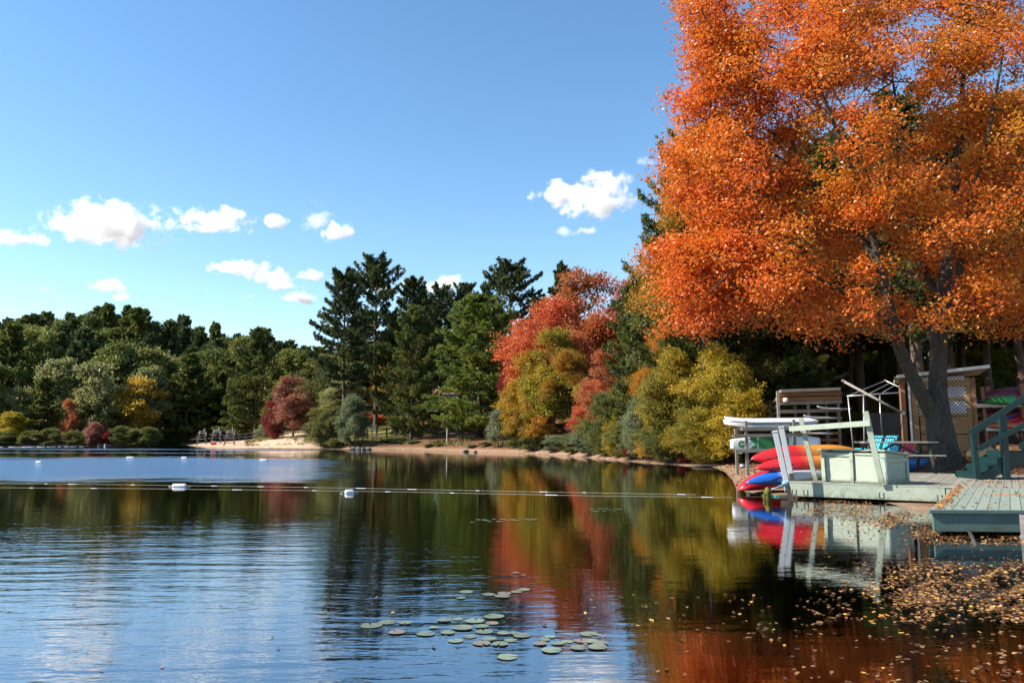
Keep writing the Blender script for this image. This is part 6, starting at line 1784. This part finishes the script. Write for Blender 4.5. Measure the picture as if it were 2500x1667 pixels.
for i in near_i:
    p = C[i]
    px = 1250 + FPX * p[0] / p[1]
    where = ('in the near water at the lower right', 'leaves on the near water at the lower right') if px > 1950 else (('among the lily pads', 'leaves near the lily pads') if px > 1000 else ('on the open blue water at the lower left', 'leaves on the open water'))
    thing('floating_leaf', 'single fallen autumn leaf floating ' + where[0], 'leaf', (p[0], p[1], .007), rng.uniform(0, 6.28), where[1], data=base_leaf[int(rng.integers(8))], scale=(rng.uniform(.7, 1.1),) * 3)
# leaf litter on the ground and the boards
pts = []
for _ in range(9000):
    px, D = rng.uniform(1640, 2700), 12 + 26 * rng.uniform() ** .8
    x = X(px, D)
    pts.append((x, D))
Pg = np.array(pts); zg, sg = land_z(Pg[:, 0], Pg[:, 1])
q = np.stack([(Pg - A2) @ E1, (Pg - A2) @ E2], 1)
ondeck = (q[:, 0] > -1.3) & (q[:, 1] > -6) & (q[:, 1] < 7.0)
keep = (sg > .0) & ~ondeck
link('fallen_leaves', litter_mesh('fallen_leaves', np.stack([Pg[keep, 0], Pg[keep, 1], zg[keep] + .012], 1), .075, rng, flat=1.2), kind='stuff')
L_ = []
while len(L_) < 420:
    t_, s_ = rng.uniform(3.5, 8.4), rng.uniform(-5.6, 6.9)
    if s_ < front_s(t_) + .1: continue
    dens = .9 if abs(s_ - 2.6 - .2 * math.sin(t_ * 2)) < .5 else (.25 if s_ < 0 else .15)
    if rng.uniform() < dens: L_.append((t_, s_))
while len(L_) < 520:
    t_, s_ = rng.uniform(-.5, 8.4), rng.uniform(.3, 6.9)
    if t_ > -.2 * s_: L_.append((t_, s_))
while len(L_) < 760:
    t_, s_ = 3.46 + abs(rng.normal(0, .10)), rng.uniform(-5.9, 1.0)
    L_.append((t_, s_))
Wd_ = np.array([[*dk(a, b), ZD + .010] for a, b in L_])
link('deck_leaves', litter_mesh('deck_leaves', Wd_, .050, rng, flat=2.0), kind='stuff')
# mats of rusty pine needles on the platform
NEED = surf_mat('dry_pine_needles', (.42, .17, .065), rough=.9, vary=.3, scale=20)
m = MB()
for _ in range(900):
    if rng.uniform() < .55: t_, s_ = 5.35 + rng.normal(0, .55), -2.1 + rng.normal(0, .10)
    elif rng.uniform() < .5: t_, s_ = rng.uniform(4.6, 8.0), 2.9 + rng.normal(0, .22)
    else: t_, s_ = 3.50 + abs(rng.normal(0, .05)), rng.uniform(-5.8, 0)
    if s_ < front_s(t_) + .05: continue
    a = rng.uniform(0, 3.14); ln = rng.uniform(.05, .10)
    p = Vector((*dk(t_, s_), ZD + rng.uniform(.005, .02)))
    d = Vector((math.cos(a), math.sin(a), rng.uniform(-.1, .1))) * ln
    m.beam(p, p + d, .005, .004)
m.build('pine_needle_mats', NEED, kind='stuff')

# grass and low growth along the banks
GRASSM = leaf_mat('bank_grass', [(0, (.05, .065, .015)), (.5, (.13, .13, .03)), (1, (.30, .24, .08))], trans=.3, rough=.6)
pts = []
k_ = 0
while len(pts) < 9000 and k_ < 400000:
    k_ += 1
    px = rng.uniform(600, 1560); D = rng.uniform(46, 112)
    c = math.sin(px * .05 + D * .7) + math.sin(px * .023 - D * .31) + rng.normal(0, .35)
    if c < (.55 if px > 1000 else -.1): continue
    pts.append((X(px, D), D))
P = np.array(pts); zg, sg = land_z(P[:, 0], P[:, 1]); ok = (sg > 1.0) & (sg < 12); P = P[ok]; zg = zg[ok]
n_ = len(P); nb_ = 5
c = np.repeat(np.stack([P[:, 0], P[:, 1], zg], 1), nb_, 0) + np.c_[rng.normal(0, .10, (n_ * nb_, 2)), np.zeros(n_ * nb_)]
h = rng.uniform(.15, .42, n_ * nb_); lean = rng.normal(0, .12, (n_ * nb_, 2)); wv_ = rng.normal(0, 1, (n_ * nb_, 2)); wv_ = unit(wv_) * .03
V = np.stack([np.c_[c[:, :2] - wv_, c[:, 2] - .03], np.c_[c[:, :2] + wv_, c[:, 2] - .03], np.c_[c[:, :2] + lean, c[:, 2] + h]], 1).reshape(-1, 3)
link('bank_grass', mesh_np('bank_grass', V, [np.arange(len(V)).reshape(-1, 3)], GRASSM, tint=rng.uniform(0, 1, n_ * nb_)), kind='stuff')
# ------------------------------------------------------------------ clouds: real volumes far beyond the hill
def cloud_material(name, dens):
    m, n, l, out = new_mat(name)
    tc = n.new('ShaderNodeTexCoord')
    oi = n.new('ShaderNodeObjectInfo')
    geo = n.new('ShaderNodeNewGeometry')
    # radial fall-off in the cloud's own unit sphere, flatter below
    sep = n.new('ShaderNodeSeparateXYZ'); l.new(tc.outputs['Object'], sep.inputs[0])
    z = sep.outputs[2]
    zz = math_node(n, l, 'MULTIPLY', math_node(n, l, 'MINIMUM', z, 0.0), .55)
    cz = n.new('ShaderNodeCombineXYZ'); l.new(sep.outputs[0], cz.inputs[0]); l.new(sep.outputs[1], cz.inputs[1])
    l.new(math_node(n, l, 'ADD', z, zz), cz.inputs[2])
    ln = n.new('ShaderNodeVectorMath'); ln.operation = 'LENGTH'; l.new(cz.outputs[0], ln.inputs[0])
    mp = n.new('ShaderNodeVectorMath'); mp.operation = 'ADD'
    l.new(geo.outputs['Position'], mp.inputs[0])
    cm = n.new('ShaderNodeCombineXYZ')
    l.new(math_node(n, l, 'MULTIPLY', oi.outputs['Random'], 9000.0), cm.inputs[0]); l.new(cm.outputs[0], mp.inputs[1])
    nz = n.new('ShaderNodeTexNoise'); nz.inputs['Scale'].default_value = .019; nz.inputs['Detail'].default_value = 7; nz.inputs['Roughness'].default_value = .64
    l.new(mp.outputs[0], nz.inputs['Vector'])
    v = math_node(n, l, 'SUBTRACT', math_node(n, l, 'ADD', math_node(n, l, 'MULTIPLY', math_node(n, l, 'SUBTRACT', nz.outputs['Fac'], .5), 3.4), .60), ln.outputs['Value'])
    d = smooth_node(n, l, v, 0.0, .42, 0.0, dens)
    pv = n.new('ShaderNodeVolumePrincipled')
    pv.inputs['Color'].default_value = (1, 1, 1, 1)
    pv.inputs['Anisotropy'].default_value = .15
    l.new(d, pv.inputs['Density'])
    l.new(pv.outputs[0], out.inputs['Volume'])
    return m
CLOUD = cloud_material('cloud', .055)
CLOUD_THIN = cloud_material('thin_cloud', .018)
bm = bmesh.new(); bmesh.ops.create_icosphere(bm, subdivisions=3, radius=1.0)
cloud_me = bpy.data.meshes.new('cloud'); bm.to_mesh(cloud_me); bm.free()
cloud_me.materials.append(CLOUD)
CD = 2000.0
clouds = [(268, 558, 350, 155, 0, 'large white cloud with a grey belly on the left'), (50, 585, 150, 60, 0, 'flat cloud at the left edge, touching the large cloud'), (512, 540, 260, 75, 0, 'long flat white cloud right of the large one'),
          (675, 540, 90, 60, 0, 'small puff between the long flat cloud and the torn cloud'), (768, 540, 100, 120, 1, 'torn wispy cloud above the pines'), (832, 572, 95, 75, 0, 'round puff at the right end of the torn cloud'),
          (590, 660, 170, 55, 0, 'upper flat cloud of the low bank left of the tall pine'), (660, 675, 170, 50, 0, 'flat cloud in the middle of the low bank left of the tall pine'), (690, 698, 140, 38, 0, 'lower flat cloud of the low bank left of the tall pine'), (778, 676, 110, 46, 0, 'cloud touching the top of the tall dark pine'), (728, 728, 110, 48, 0, 'lowest cloud beside the tall dark pine'),
          (285, 700, 150, 46, 0, 'small cloud low over the hill'), (300, 727, 62, 30, 0, 'scrap of cloud under the small cloud over the hill'), (122, 708, 70, 20, 1, 'faint streak of cloud low on the left'), (492, 719, 70, 16, 1, 'thin short streak of cloud over the hill'), (610, 723, 66, 20, 1, 'thin streak of cloud left of the lowest cloud'),
          (1078, 700, 150, 70, 0, 'cloud peeping over the pines in the middle'), (945, 705, 130, 60, 0, 'cloud caught behind the tall pines'), (1460, 490, 220, 165, 0, 'bright white cloud left of the orange maple'), (1385, 478, 190, 75, 0, 'left arm of the bright cloud beside the orange maple'), (1370, 568, 85, 45, 1, 'torn scrap of cloud under the bright cloud'), (1434, 563, 66, 38, 0, 'small puff under the bright cloud'), (1580, 398, 90, 26, 1, 'faint wisp beside the pine top')]
for i, (px, py, w_, h_, thin, lab) in enumerate(clouds):
    D = CD + (i * 137) % 300
    c = W(px, py, D)
    k = D / FPX / 2
    o = thing('cloud', lab, 'cloud', c, 0, 'clouds over the lake', data=cloud_me, scale=(w_ * k * 1.12, max(w_, h_) * k * .8, h_ * k * 1.08))
    if thin:
        o.material_slots[0].link = 'OBJECT'; o.material_slots[0].material = CLOUD_THIN
